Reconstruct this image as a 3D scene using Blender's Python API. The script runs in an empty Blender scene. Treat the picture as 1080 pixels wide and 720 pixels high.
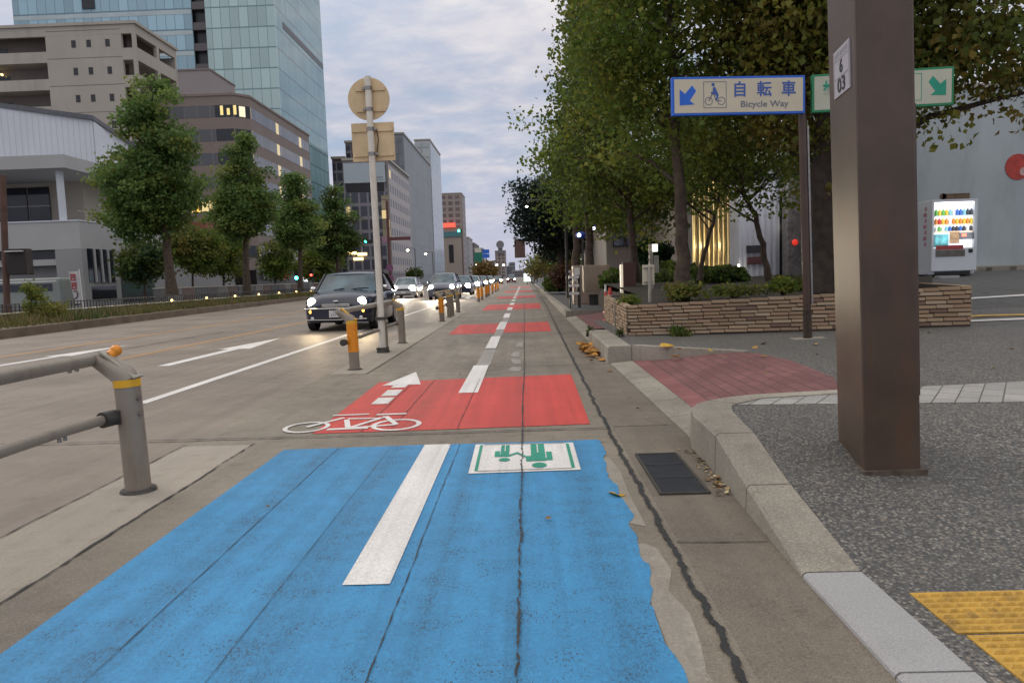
import bpy, bmesh, math, random
import numpy as np
from mathutils import Vector, Matrix
from mathutils.geometry import delaunay_2d_cdt
random.seed(7); rng = np.random.default_rng(7)
SC = bpy.context.scene; COL = SC.collection
rad = math.radians
# ------------------------------------------------------------------ camera
F, PX, PY, VX, VY, ROLL, H = 750.0, 540.0, 360.0, 553.0, 291.0, 0.033, 1.3
D = Vector((VX-PX, VY-PY, F)).normalized()
_sx, _sy = -math.sin(ROLL), -math.cos(ROLL)
U = Vector((_sx, _sy, -(_sx*D.x+_sy*D.y)/D.z)).normalized()
R = D.cross(U)
cam = bpy.data.cameras.new('camera'); cam.sensor_width = 36; cam.lens = 36*F/1080
cam.clip_end = 4000; cam.clip_start = .05
co = bpy.data.objects.new('camera', cam); COL.objects.link(co); SC.camera = co
co.matrix_world = Matrix(((R.x, -R.y, -R.z, 0), (D.x, -D.y, -D.z, 0), (U.x, -U.y, -U.z, H), (0, 0, 0, 1)))
def ray(px, py):
    v = Vector(((px-PX)/F, (py-PY)/F, 1.0)); return Vector((v.dot(R), v.dot(D), v.dot(U)))
def G(px, py, z=0.0):
    r = ray(px, py); t = (z-H)/r.z; return Vector((r.x*t, r.y*t, z))
def AT(px, py, Y):
    r = ray(px, py); t = Y/r.y; return Vector((r.x*t, Y, H+r.z*t))
def RX(px, py, X):
    r = ray(px, py); t = X/r.x; return Vector((X, r.y*t, H+r.z*t))
LEAN = -0.028      # the street falls towards the gutter, so upright things lean a little in its frame

# ------------------------------------------------------------------ materials
def newmat(name):
    m = bpy.data.materials.new(name); m.use_nodes = True
    nt = m.node_tree; nt.nodes.clear()
    out = nt.nodes.new('ShaderNodeOutputMaterial'); b = nt.nodes.new('ShaderNodeBsdfPrincipled')
    nt.links.new(b.outputs[0], out.inputs[0]); return m, nt, b, out
def N(nt, typ, **kw):
    n = nt.nodes.new(typ)
    for k, v in kw.items():
        if k.startswith('i_'):
            key = k[2:]; key = int(key) if key.isdigit() else key.replace('_', ' ')
            n.inputs[key].default_value = v
        else: setattr(n, k, v)
    return n
def L(nt, a, b): nt.links.new(a, b)
def noise(nt, vec, scale, detail=4, rough=.55, dist=0):
    n = N(nt, 'ShaderNodeTexNoise'); n.inputs['Scale'].default_value = scale; n.inputs['Detail'].default_value = detail
    n.inputs['Roughness'].default_value = rough; n.inputs['Distortion'].default_value = dist
    L(nt, vec, n.inputs['Vector']); return n.outputs['Fac']
def ramp(nt, fac, stops):
    r = N(nt, 'ShaderNodeValToRGB'); e = r.color_ramp.elements
    while len(e) < len(stops): e.new(.5)
    for el, (p, c) in zip(e, stops):
        el.position = p; el.color = (c, c, c, 1) if isinstance(c, (int, float)) else (*c, 1)
    L(nt, fac, r.inputs[0]); return r.outputs[0]
def mix(nt, fac, a, b, blend='MIX'):
    m = N(nt, 'ShaderNodeMix'); m.data_type = 'RGBA'; m.blend_type = blend
    for k, v in ((0, fac), (6, a), (7, b)):
        s = m.inputs[k]
        if isinstance(v, bpy.types.NodeSocket): L(nt, v, s)
        elif isinstance(v, (int, float)): s.default_value = v if k == 0 else (v, v, v, 1)
        else: s.default_value = (*v, 1)
    return m.outputs[2]
def pos(nt, scale=(1, 1, 1), obj=False):
    if obj: o = N(nt, 'ShaderNodeTexCoord').outputs['Object']
    else: o = N(nt, 'ShaderNodeNewGeometry').outputs['Position']
    m = N(nt, 'ShaderNodeMapping'); m.inputs['Scale'].default_value = scale; L(nt, o, m.inputs[0]); return m.outputs[0]
def bump(nt, b, h, strength=.3, dist=.01):
    n = N(nt, 'ShaderNodeBump'); n.inputs['Strength'].default_value = strength; n.inputs['Distance'].default_value = dist
    L(nt, h, n.inputs['Height']); L(nt, n.outputs[0], b.inputs['Normal'])
def mul(c, k): return tuple(x*k for x in c)
def mat(name, col, rough=.6, metal=0, var=.18, scale=4, bmp=0, bscale=60, dirt=None, obj=True, coat=0):
    m, nt, b, out = newmat(name); p = pos(nt, obj=obj)
    f = noise(nt, p, scale, 6)
    c = mix(nt, ramp(nt, f, [(.3, 0.0), (.7, 1.0)]), mul(col, 1-var), mul(col, 1+var))
    if dirt:
        g = noise(nt, pos(nt, (1, 1, .25), obj), scale*2.3, 8, .65)
        c = mix(nt, ramp(nt, g, [(.5, 0.0), (.72, dirt[1])]), c, dirt[0])
    L(nt, c, b.inputs['Base Color']); b.inputs['Roughness'].default_value = rough; b.inputs['Metallic'].default_value = metal
    if coat: b.inputs['Coat Weight'].default_value = coat
    if bmp: bump(nt, b, noise(nt, p, bscale, 5), bmp, .01)
    return m
def emis(name, col, s, base=None):
    m, nt, b, out = newmat(name); b.inputs['Base Color'].default_value = (*(base or col), 1)
    b.inputs['Emission Color'].default_value = (*col, 1); b.inputs['Emission Strength'].default_value = s
    b.inputs['Roughness'].default_value = .35; return m
def ground_mat(name, col, speck=.35, streak=.2, stain=.35, stain_col=None, rough=.85, bmp=.5, fine=140, yscale=.08):
    m, nt, b, out = newmat(name); p = pos(nt)
    c = mix(nt, ramp(nt, noise(nt, p, .55, 7, .62), [(.32, 0.0), (.7, 1.0)]), mul(col, 1-stain*.7), mul(col, 1+stain*.35))
    s = noise(nt, pos(nt, (3, yscale, 1)), 2.0, 6, .6)
    c = mix(nt, ramp(nt, s, [(.45, 0.0), (.75, streak)]), c, mul(stain_col or col, .55))
    f = noise(nt, p, fine, 3, .7)
    c = mix(nt, ramp(nt, f, [(.36, speck), (.5, 0.0)]), c, mul(col, .35))
    c = mix(nt, ramp(nt, f, [(.55, 0.0), (.72, speck)]), c, mul(col, 1.7))
    g = noise(nt, p, 5.5, 8, .7)
    c = mix(nt, ramp(nt, g, [(.56, 0.0), (.74, .45)]), c, mul(stain_col or col, .6))
    L(nt, c, b.inputs['Base Color'])
    L(nt, ramp(nt, g, [(.3, rough-.2), (.7, min(1, rough+.1))]), b.inputs['Roughness'])
    bump(nt, b, f, bmp, .004); return m
def paint_mat(name, col, under, wear=.62, speck=.5, wearbands=(), fine=110, rough=.65):
    """thick road paint, pitted and worn through to the concrete in bands along the street"""
    m, nt, b, out = newmat(name); p = pos(nt)
    c = mix(nt, ramp(nt, noise(nt, p, .9, 6, .6), [(.3, 0.0), (.72, 1.0)]), mul(col, .84), mul(col, 1.1))
    s = noise(nt, pos(nt, (5, .12, 1)), 2.0, 5, .6)
    c = mix(nt, ramp(nt, s, [(.42, 0.0), (.70, .55)]), c, mul(col, .58))
    f = noise(nt, pos(nt, (1, .45, 1)), fine, 3, .75); g = noise(nt, p, 6, 6, .65)
    c = mix(nt, ramp(nt, f, [(.34, .55), (.5, 0.0)]), c, mul(col, .5)); c = mix(nt, ramp(nt, noise(nt, p, 60, 4, .7), [(.5, 0.0), (.7, .45)]), c, mul(col, 1.35))
    w = ramp(nt, f, [(wear-.02, 0.0), (wear+.06, 1.0)])
    gm = ramp(nt, g, [(.42, 0.0), (.62, speck)])
    mw = N(nt, 'ShaderNodeMath', operation='MULTIPLY'); L(nt, w, mw.inputs[0]); L(nt, gm, mw.inputs[1]); fac = mw.outputs[0]
    if wearbands:
        sx = N(nt, 'ShaderNodeSeparateXYZ'); L(nt, p, sx.inputs[0]); tot = None
        for cx, hw in wearbands:
            a = N(nt, 'ShaderNodeMath', operation='SUBTRACT'); L(nt, sx.outputs[0], a.inputs[0]); a.inputs[1].default_value = cx
            ab = N(nt, 'ShaderNodeMath', operation='ABSOLUTE'); L(nt, a.outputs[0], ab.inputs[0])
            mr = N(nt, 'ShaderNodeMapRange'); L(nt, ab.outputs[0], mr.inputs[0])
            for i, v in ((1, 0), (2, hw), (3, 1), (4, 0)): mr.inputs[i].default_value = v
            if tot is None: tot = mr.outputs[0]
            else:
                ad = N(nt, 'ShaderNodeMath', operation='MAXIMUM'); L(nt, tot, ad.inputs[0]); L(nt, mr.outputs[0], ad.inputs[1]); tot = ad.outputs[0]
        c = mix(nt, ramp(nt, tot, [(0, 0.0), (1, .24)]), c, mul(col, .55))
        f2 = noise(nt, pos(nt, (1, .5, 1)), 95, 4, .85)
        w2 = ramp(nt, f2, [(.50, 0.0), (.57, 1.0)])
        m2 = N(nt, 'ShaderNodeMath', operation='MULTIPLY'); L(nt, w2, m2.inputs[0]); L(nt, tot, m2.inputs[1])
        m3 = N(nt, 'ShaderNodeMath', operation='MULTIPLY'); L(nt, m2.outputs[0], m3.inputs[0]); L(nt, ramp(nt, g, [(.34, .15), (.66, 1.0)]), m3.inputs[1])
        mx = N(nt, 'ShaderNodeMath', operation='MAXIMUM'); L(nt, fac, mx.inputs[0]); L(nt, m3.outputs[0], mx.inputs[1]); fac = mx.outputs[0]
    c = mix(nt, fac, c, under)
    L(nt, c, b.inputs['Base Color']); b.inputs['Roughness'].default_value = rough
    bump(nt, b, f, .55, .004); return m
def pebble_mat(name):
    m, nt, b, out = newmat(name); p = pos(nt)
    v = N(nt, 'ShaderNodeTexVoronoi'); v.inputs['Scale'].default_value = 74; L(nt, p, v.inputs['Vector'])
    sep = N(nt, 'ShaderNodeSeparateColor'); L(nt, v.outputs['Color'], sep.inputs[0])
    c = ramp(nt, sep.outputs[0], [(0, (.045,.047,.05)), (.4, (.125,.122,.118)), (.62, (.25,.235,.21)), (.8, (.08,.074,.066)), (.9, (.38,.355,.31)), (1, (.24,.18,.13))])
    c = mix(nt, ramp(nt, v.outputs['Distance'], [(.35, 0.0), (.7, .75)]), c, (.05, .048, .045))
    c = mix(nt, ramp(nt, noise(nt, p, .8, 6, .6), [(.35, 0.0), (.7, .45)]), c, (.075, .07, .065))
    L(nt, c, b.inputs['Base Color']); b.inputs['Roughness'].default_value = .7
    inv = N(nt, 'ShaderNodeMath', operation='SUBTRACT'); inv.inputs[0].default_value = 1; L(nt, v.outputs['Distance'], inv.inputs[1])
    bump(nt, b, inv.outputs[0], .6, .006); return m
def brickpave_mat(name, c1, c2, mortar, bw, bh, rot=0, obj=False, xz=False):
    m, nt, b, out = newmat(name)
    o = N(nt, 'ShaderNodeTexCoord').outputs['Object'] if obj else N(nt, 'ShaderNodeNewGeometry').outputs['Position']
    mp = N(nt, 'ShaderNodeMapping'); mp.inputs['Rotation'].default_value = (0, 0, rot); L(nt, o, mp.inputs[0])
    t = N(nt, 'ShaderNodeTexBrick'); L(nt, mp.outputs[0], t.inputs['Vector'])
    t.inputs['Scale'].default_value = 1; t.inputs['Brick Width'].default_value = bw; t.inputs['Row Height'].default_value = bh
    t.inputs['Mortar Size'].default_value = .006; t.inputs['Mortar Smooth'].default_value = .2
    t.inputs['Color1'].default_value = (*c1, 1); t.inputs['Color2'].default_value = (*c2, 1); t.inputs['Mortar'].default_value = (*mortar, 1)
    c = mix(nt, ramp(nt, noise(nt, pos(nt), 1.6, 7, .65), [(.35, 0.0), (.72, .6)]), t.outputs['Color'], mul(c1, .5))
    c = mix(nt, ramp(nt, noise(nt, pos(nt), 120, 3, .7), [(.42, .4), (.55, 0.0)]), c, mul(c1, .4))
    L(nt, c, b.inputs['Base Color']); b.inputs['Roughness'].default_value = .8
    bump(nt, b, t.outputs['Fac'], -.5, .006); return m
def attr_mat(name, rough=.8, metal=0, bmp=.4, bscale=40, transl=0):
    """colour from the mesh's own per-piece colour (each brick or leaf has its own hue)"""
    m, nt, b, out = newmat(name); a = N(nt, 'ShaderNodeAttribute', attribute_name='hue')
    L(nt, a.outputs['Color'], b.inputs['Base Color']); b.inputs['Roughness'].default_value = rough
    if transl:
        b.inputs['Specular IOR Level'].default_value = .25
        t = N(nt, 'ShaderNodeBsdfTranslucent'); L(nt, a.outputs['Color'], t.inputs['Color'])
        mx = N(nt, 'ShaderNodeMixShader'); mx.inputs[0].default_value = transl
        L(nt, b.outputs[0], mx.inputs[1]); L(nt, t.outputs[0], mx.inputs[2]); L(nt, mx.outputs[0], out.inputs[0])
    elif bmp: bump(nt, b, noise(nt, pos(nt), bscale, 5), bmp, .01)
    return m
def curtain_mat(name, glass, line, pw, ph, axis, var=.3, lw=.06, lit=0, rough=.08):
    """curtain wall: panes of slightly different tint between thin mullions; axis = horizontal coordinate 0 or 1"""
    m, nt, b, out = newmat(name); g = N(nt, 'ShaderNodeNewGeometry').outputs['Position']
    sp = N(nt, 'ShaderNodeSeparateXYZ'); L(nt, g, sp.inputs[0])
    def cell(sock, w):
        d = N(nt, 'ShaderNodeMath', operation='DIVIDE'); L(nt, sock, d.inputs[0]); d.inputs[1].default_value = w
        fr = N(nt, 'ShaderNodeMath', operation='FRACT'); L(nt, d.outputs[0], fr.inputs[0])
        fl = N(nt, 'ShaderNodeMath', operation='FLOOR'); L(nt, d.outputs[0], fl.inputs[0]); return fr.outputs[0], fl.outputs[0]
    fu, iu = cell(sp.outputs[axis], pw); fv, iv = cell(sp.outputs[2], ph)
    cb = N(nt, 'ShaderNodeCombineXYZ'); L(nt, iu, cb.inputs[0]); L(nt, iv, cb.inputs[1])
    wn = N(nt, 'ShaderNodeTexWhiteNoise'); wn.noise_dimensions = '3D'; L(nt, cb.outputs[0], wn.inputs[0])
    c = mix(nt, wn.outputs['Value'], mul(glass, 1-var), mul(glass, 1+var))
    def lt(s, w):
        n = N(nt, 'ShaderNodeMath', operation='LESS_THAN'); L(nt, s, n.inputs[0]); n.inputs[1].default_value = w; return n.outputs[0]
    mx = N(nt, 'ShaderNodeMath', operation='MAXIMUM'); L(nt, lt(fu, lw), mx.inputs[0]); L(nt, lt(fv, lw*1.1), mx.inputs[1])
    c = mix(nt, mx.outputs[0], c, line)
    L(nt, c, b.inputs['Base Color']); b.inputs['Roughness'].default_value = rough; b.inputs['Specular IOR Level'].default_value = .8
    if lit:
        gt = N(nt, 'ShaderNodeMath', operation='GREATER_THAN'); L(nt, wn.outputs['Value'], gt.inputs[0]); gt.inputs[1].default_value = 1-lit
        iv2 = N(nt, 'ShaderNodeMath', operation='SUBTRACT'); iv2.inputs[0].default_value = 1; L(nt, mx.outputs[0], iv2.inputs[1])
        iv3 = N(nt, 'ShaderNodeMath', operation='MULTIPLY'); L(nt, iv2.outputs[0], iv3.inputs[0]); iv3.inputs[1].default_value = .5
        mm = N(nt, 'ShaderNodeMath', operation='MULTIPLY'); L(nt, gt.outputs[0], mm.inputs[0]); L(nt, iv3.outputs[0], mm.inputs[1])
        b.inputs['Emission Color'].default_value = (1, .75, .3, 1); L(nt, mm.outputs[0], b.inputs['Emission Strength'])
    return m

M = {}
M['road'] = ground_mat('carriageway', (.260,.210,.165), .4, .4, .5, (.15,.115,.085), .62)
M['lane'] = ground_mat('bike_lane_concrete', (.25,.212,.165), .5, .35, .6, (.15,.115,.08), .72)
M['gutter'] = ground_mat('gutter_concrete', (.20,.168,.13), .55, .35, .6, (.11,.085,.06), .8)
M['strip'] = ground_mat('rail_strip_concrete', (.36, .315, .26), .3, .2, .3, (.24, .19, .13), .85)
M['kerb'] = ground_mat('kerb_stone', (.34,.305,.25), .5, .3, .65, (.16,.12,.08), .85, .7, 90, 1)
M['kerbpale'] = ground_mat('pale_kerb_slab', (.36,.35,.35), .3, .1, .2, None, .85, .4, 120, 1)
M['asphalt'] = ground_mat('side_asphalt', (.10, .098, .095), .5, .2, .3, None, .85)
M['blue'] = paint_mat('blue_road_paint', (.048,.272,.53), (.03,.05,.075), .55, .95, ((-1.56, .13), (-1.00, .17), (-.06, .07), (.30, .16), (-.42, .07)))
M['red'] = paint_mat('red_road_paint', (.60, .062, .048), (.16, .06, .045), .58, .8, ((-.1, .12), (-1.1, .3)))
M['white'] = paint_mat('white_road_paint', (.78, .75, .72), (.35, .31, .27), .60, .55)
M['worn'] = paint_mat('worn_white_paint', (.36, .33, .30), (.22, .2, .17), .5, .9)
M['orange'] = paint_mat('orange_road_paint', (.52, .27, .09), (.22, .18, .14), .52, .9)
M['green'] = paint_mat('green_road_paint', (.02, .30, .20), (.3, .3, .28), .62, .5)
M['tar'] = mat('tar_seam', (.022, .021, .022), .55, 0, .4, 12, .5, 90, obj=False)
M['joint'] = mat('joint_filler', (.05, .042, .035), .8, 0, .4, 12, .4, 90, obj=False)
M['pebble'] = pebble_mat('pebble_dash')
M['apron'] = brickpave_mat('red_brick_paving', (.205,.085,.083), (.265,.115,.11), (.06,.04,.037), .23, .115, rad(90))
M['apron_edge'] = brickpave_mat('red_edge_paving', (.27, .10, .095), (.32, .125, .12), (.10, .055, .05), .23, .30, rad(90))
M['setts'] = brickpave_mat('pale_setts', (.42, .40, .37), (.33, .32, .31), (.06, .055, .05), .30, .145, rad(-55))
M['tactile'] = mat('tactile_yellow', (.53, .31, .05), .6, 0, .2, 6, .5, 80, ((.2, .12, .04), .8), obj=False)
M['soil'] = ground_mat('planter_soil', (.045, .034, .024), .6, 0, .5, None, .95, 1, 40, 1)
M['grass_base'] = ground_mat('median_soil', (.12, .10, .05), .5, 0, .5, None, .95, 1, 20, 1)
M['railmetal'] = mat('brown_grey_steel', (.275,.235,.19), .42, .15, .12, 3, .05, 200, ((.13, .09, .06), .5))
M['railcap'] = mat('pale_cap_steel', (.36, .33, .27), .45, .1, .15, 8)
M['yellow'] = mat('yellow_band', (.75, .40, .02), .45, 0, .15, 10)
M['orangeref'] = mat('orange_reflector', (.78, .27, .015), .3, 0, .15, 30)
M['darksteel'] = mat('dark_steel', (.06, .055, .05), .5, .3, .2, 8)
M['bolt'] = mat('bolt_steel', (.3, .28, .26), .35, .8, .2, 20)
M['polewhite'] = mat('off_white_pole', (.72,.67,.58), .45, 0, .1, 3, dirt=((.35, .29, .22), .5))
M['signback'] = mat('tan_sign_back', (.66,.50,.29), .42, .1, .16, 2.2, dirt=((.40, .28, .15), .5))
M['pillar'] = mat('brown_pillar_paint', (.080,.052,.036), .38, .05, .25, 2.5, .12, 220, ((.125,.055,.028), .6))
M['brownpole'] = mat('brown_pole_paint', (.07, .042, .03), .38, .1, .2, 3, dirt=((.12, .07, .045), .4))
M['platewhite'] = mat('white_plate', (.62, .60, .60), .5, 0, .06, 5)
M['platedark'] = mat('plate_ink', (.03, .03, .035), .6, 0, .1, 5)
M['plategrey'] = mat('plate_grey_ink', (.25, .25, .27), .6, 0, .1, 5)
M['signcream'] = mat('cream_sign_face', (.60, .54, .40), .5, 0, .08, 2)
M['signcream2'] = mat('pale_green_cream_sign', (.50, .50, .39), .5, 0, .08, 2)
M['signblue'] = mat('sign_blue', (.015, .13, .62), .5, 0, .08, 4)
M['signink'] = mat('sign_blue_ink', (.05, .11, .38), .5, 0, .08, 4)
M['signgrey'] = mat('sign_grey_ink', (.16, .17, .22), .5, 0, .08, 4)
M['signgreen'] = mat('sign_green', (.015, .22, .09), .5, 0, .08, 4)
M['signteal'] = mat('sign_green_arrow', (.01, .30, .19), .5, 0, .08, 4)
M['bark'] = mat('bark', (.075, .052, .036), .9, 0, .45, 7, .9, 35, obj=False)
M['barkdark'] = mat('dark_bark', (.045, .032, .024), .9, 0, .4, 7, .9, 35, obj=False)
M['leaf'] = attr_mat('leaf', .55, transl=.45)
M['brick'] = attr_mat('planter_brick', .85, 0, .6, 50)
M['mortar'] = mat('dark_mortar', (.065, .05, .038), .9, 0, .3, 12, .5, 60)
M['glassdark'] = mat('dark_glass', (.018, .022, .028), .05, 0, .3, 1.2)
M['windglass'] = mat('windscreen_glass', (.085,.125,.145), .04, 0, .75, 1.3)  # sky reflection put into the base colour as a bluish tone
M['black'] = mat('black_plastic', (.012, .012, .013), .5, 0, .2, 8)
M['rubber'] = mat('tyre_rubber', (.018, .017, .017), .85, 0, .2, 10)
M['chrome'] = mat('chrome', (.65, .64, .62), .15, 1, .05, 6)
M['rim'] = mat('alloy_rim', (.42, .42, .42), .3, .8, .1, 9)
M['headlamp'] = emis('headlamp_lit', (1, .88, .62), 30)
M['headlampw'] = emis('headlamp_far_lit', (1, .93, .82), 45)
M['headlampo'] = emis('headlamp_warm_lit', (1, .62, .22), 45)
M['indicator'] = emis('indicator_lit', (1, .42, .06), 5)
M['taillamp'] = emis('taillamp_lit', (1, .08, .04), 3)
M['greenlamp'] = emis('signal_green_lit', (.06, 1, .62), 11)
M['redlamp'] = emis('signal_red_lit', (1, .07, .04), 6)
M['lampoff'] = mat('signal_lens_dark', (.05, .02, .015), .3)
M['whitelamp'] = emis('lamp_white_lit', (1, .93, .75), 16)
M['warmlamp'] = emis('lamp_warm_lit', (1, .72, .28), 3)
M['litwin'] = emis('window_lit', (1, .76, .28), .5)
M['litwin2'] = emis('window_pale_lit', (1, .88, .6), .55)

# ------------------------------------------------------------------ mesh helpers
class MB:
    def __init__(s): s.v = []; s.f = []; s.c = []; s.smooth = set(); s.cur = None
    def add(s, vs, fs, smooth=False):
        n = len(s.v); s.v += [tuple(v) for v in vs]
        for f in fs:
            if smooth: s.smooth.add(len(s.f))
            s.f.append(tuple(i+n for i in f)); s.c.append(s.cur)
        return s
    def box(s, x0, x1, y0, y1, z0, z1):
        return s.add([(x0,y0,z0),(x1,y0,z0),(x1,y1,z0),(x0,y1,z0),(x0,y0,z1),(x1,y0,z1),(x1,y1,z1),(x0,y1,z1)],
              [(3,2,1,0),(4,5,6,7),(0,1,5,4),(1,2,6,5),(2,3,7,6),(3,0,4,7)])
    def obox(s, c, ax, ay, az, hx, hy, hz):
        c, ax, ay, az = Vector(c), Vector(ax).normalized(), Vector(ay).normalized(), Vector(az).normalized()
        vs = [c+ax*hx*i+ay*hy*j+az*hz*k for k in (-1, 1) for i, j in ((-1,-1),(1,-1),(1,1),(-1,1))]
        return s.add(vs, [(3,2,1,0),(4,5,6,7),(0,1,5,4),(1,2,6,5),(2,3,7,6),(3,0,4,7)])
    def tube(s, pts, rs, n=12, cap=True):
        pts = [Vector(p) for p in pts]
        if not isinstance(rs, (list, tuple)): rs = [rs]*len(pts)
        rings = []; prev = None
        for i, p in enumerate(pts):
            d = (pts[min(i+1, len(pts)-1)]-pts[max(i-1, 0)]).normalized()
            a = prev if prev and abs(prev.dot(d)) < .98 else (Vector((1,0,0)) if abs(d.x) < .9 else Vector((0,1,0)))
            a = (a-d*a.dot(d)).normalized(); prev = a; b = d.cross(a)
            rings.append([p+(a*math.cos(t)+b*math.sin(t))*rs[i] for t in [2*math.pi*k/n for k in range(n)]])
        vs = [v for r in rings for v in r]; fs = []
        for i in range(len(rings)-1):
            for k in range(n): fs.append((i*n+k, i*n+(k+1)%n, (i+1)*n+(k+1)%n, (i+1)*n+k))
        s.add(vs, fs, True)
        if cap: s.add(rings[0], [tuple(range(n-1, -1, -1))]); s.add(rings[-1], [tuple(range(n))])
        return s
    def prism(s, poly, vec):
        """closed prism: poly = list of 3-D points, vec = thickness"""
        poly = [Vector(p) for p in poly]; n = len(poly); vec = Vector(vec)
        vs = poly+[p+vec for p in poly]
        return s.add(vs, [tuple(range(n-1, -1, -1)), tuple(range(n, 2*n))]+[(i, (i+1)%n, n+(i+1)%n, n+i) for i in range(n)])
    def loft(s, rings, cap=True, closed=True, smooth=True):
        n = len(rings[0]); vs = [v for r in rings for v in r]; fs = []
        for i in range(len(rings)-1):
            for k in range(n if closed else n-1): fs.append((i*n+k, i*n+(k+1)%n, (i+1)*n+(k+1)%n, (i+1)*n+k))
        s.add(vs, fs, smooth)
        if cap: s.add(rings[0], [tuple(range(n-1, -1, -1))]); s.add(rings[-1], [tuple(range(n))])
        return s
    def sphere(s, c, r, n=12, m=8, sc=(1,1,1)):
        c = Vector(c); rings = []
        for j in range(1, m):
            t = math.pi*j/m; rings.append([c+Vector((math.sin(t)*math.cos(2*math.pi*k/n)*r*sc[0], math.sin(t)*math.sin(2*math.pi*k/n)*r*sc[1], math.cos(t)*r*sc[2])) for k in range(n)])
        s.loft(rings, False); k = len(s.v)
        s.add([c+Vector((0,0,r*sc[2]))]+rings[0], [(0, 1+(i+1)%n, 1+i) for i in range(n)][::1], True)
        s.add([c-Vector((0,0,r*sc[2]))]+rings[-1], [(0, 1+i, 1+(i+1)%n) for i in range(n)], True); return s
    def disc(s, c, r, nrm, t=.01, n=20):
        c, nrm = Vector(c), Vector(nrm).normalized(); a = nrm.orthogonal().normalized(); b = nrm.cross(a)
        return s.prism([c+(a*math.cos(2*math.pi*k/n)+b*math.sin(2*math.pi*k/n))*r for k in range(n)], nrm*t)
    def mesh(s, name, off=None):
        me = bpy.data.meshes.new(name)
        off = off or Vector((0,0,0))
        me.from_pydata([(v[0]-off[0], v[1]-off[1], v[2]-off[2]) for v in s.v], [], s.f)
        if s.smooth:
            fl = [i in s.smooth for i in range(len(s.f))]; me.polygons.foreach_set('use_smooth', fl)
        if any(c is not None for c in s.c):
            a = me.color_attributes.new('hue', 'FLOAT_COLOR', 'CORNER'); buf = []
            for f, c in zip(s.f, s.c): buf += [*(c or (.3,.3,.3)), 1]*len(f)
            a.data.foreach_set('color', buf)
        me.update(); return me
def fixnormals(me):
    bm = bmesh.new(); bm.from_mesh(me); bmesh.ops.recalc_face_normals(bm, faces=bm.faces); bm.to_mesh(me); bm.free()
def link(name, me, m=None, parent=None):
    o = bpy.data.objects.new(name, me); COL.objects.link(o)
    if m is not None: me.materials.append(M[m] if isinstance(m, str) else m)
    if parent is not None: o.parent = parent
    return o
def worldloc(p):
    l = Vector((0,0,0))
    while p is not None: l = l+p.location; p = p.parent
    return l
def part(name, mb, m, parent, local=False, bevel=0, fix=True):
    """mb in street coordinates, or in the thing's own when local"""
    me = mb.mesh(name, None if local else worldloc(parent))
    if fix: fixnormals(me)
    o = link(name, me, m, parent)
    if bevel: bv(o, bevel)
    return o
def bv(o, w, seg=2):
    b = o.modifiers.new('bevel', 'BEVEL'); b.width = w; b.segments = seg; b.limit_method = 'ANGLE'; b.angle_limit = rad(35)
def tag(o, label=None, cat=None, group=None, kind=None):
    if label: o['label'] = label
    if cat: o['category'] = cat
    if group: o['group'] = group
    if kind: o['kind'] = kind
    return o
def thing(name, loc, label, cat, group=None, rot=0):
    o = bpy.data.objects.new(name, None); COL.objects.link(o); o.location = loc; o.rotation_euler = (0,0,rot); o.empty_display_size = .1
    return tag(o, label, cat, group)
def solo(name, mb, m, label, cat, group=None, loc=None, bevel=0):
    loc = Vector(loc) if loc is not None else Vector((0,0,0))
    me = mb.mesh(name, loc); fixnormals(me); o = link(name, me, m); o.location = loc
    if bevel: bv(o, bevel)
    return tag(o, label, cat, group)
def struct(name, mb, m, label=None, fix=True, bevel=0):
    me = mb.mesh(name)
    if fix: fixnormals(me)
    o = link(name, me, m); o['kind'] = 'structure'; o['label'] = label or (name.replace('_', ' ')+' of the street scene'); o['category'] = name.split('_')[-1]
    if bevel: bv(o, bevel)
    return o
def copy_tree(o, parent=None):
    c = o.copy(); COL.objects.link(c)
    if parent: c.parent = parent
    for ch in list(o.children): copy_tree(ch, c)
    return c
def sheet(name, poly, zf, m, label=None, res=.5, obj=None):
    """flat or gently shaped ground surface: polygon cut into a grid and raised by zf(x, y)"""
    bm = bmesh.new(); n0 = len(poly)
    cv, ce, cf = delaunay_2d_cdt([Vector((p[0], p[1])) for p in poly], [(i, (i+1) % n0) for i in range(n0)], [], 1, 1e-6)[:3]
    vs = [bm.verts.new((p[0], p[1], 0)) for p in cv]
    for f in cf: bm.faces.new([vs[i] for i in f])
    if res:
        xs = [p[0] for p in poly]; ys = [p[1] for p in poly]
        for ax, lo, hi in ((0, min(xs), max(xs)), (1, min(ys), max(ys))):
            k = math.ceil(lo/res)
            while k*res < hi:
                if k*res > lo+1e-4:
                    n = (1,0,0) if ax == 0 else (0,1,0)
                    bmesh.ops.bisect_plane(bm, geom=bm.verts[:]+bm.edges[:]+bm.faces[:], plane_co=(n[0]*k*res, n[1]*k*res, 0), plane_no=n)
                k += 1
    for v in bm.verts: v.co.z = zf(v.co.x, v.co.y) if callable(zf) else zf
    bmesh.ops.recalc_face_normals(bm, faces=bm.faces)
    for f in bm.faces:
        if f.normal.z < 0: f.normal_flip()
    me = bpy.data.meshes.new(name); bm.to_mesh(me); bm.free()
    o = link(name, me, m); o['kind'] = 'structure'; o['label'] = label or name.replace('_', ' ')+' in the street'; o['category'] = name.split('_')[-1]
    return o
def rect(x0, x1, y0, y1): return [(x0,y0),(x1,y0),(x1,y1),(x0,y1)]
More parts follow.
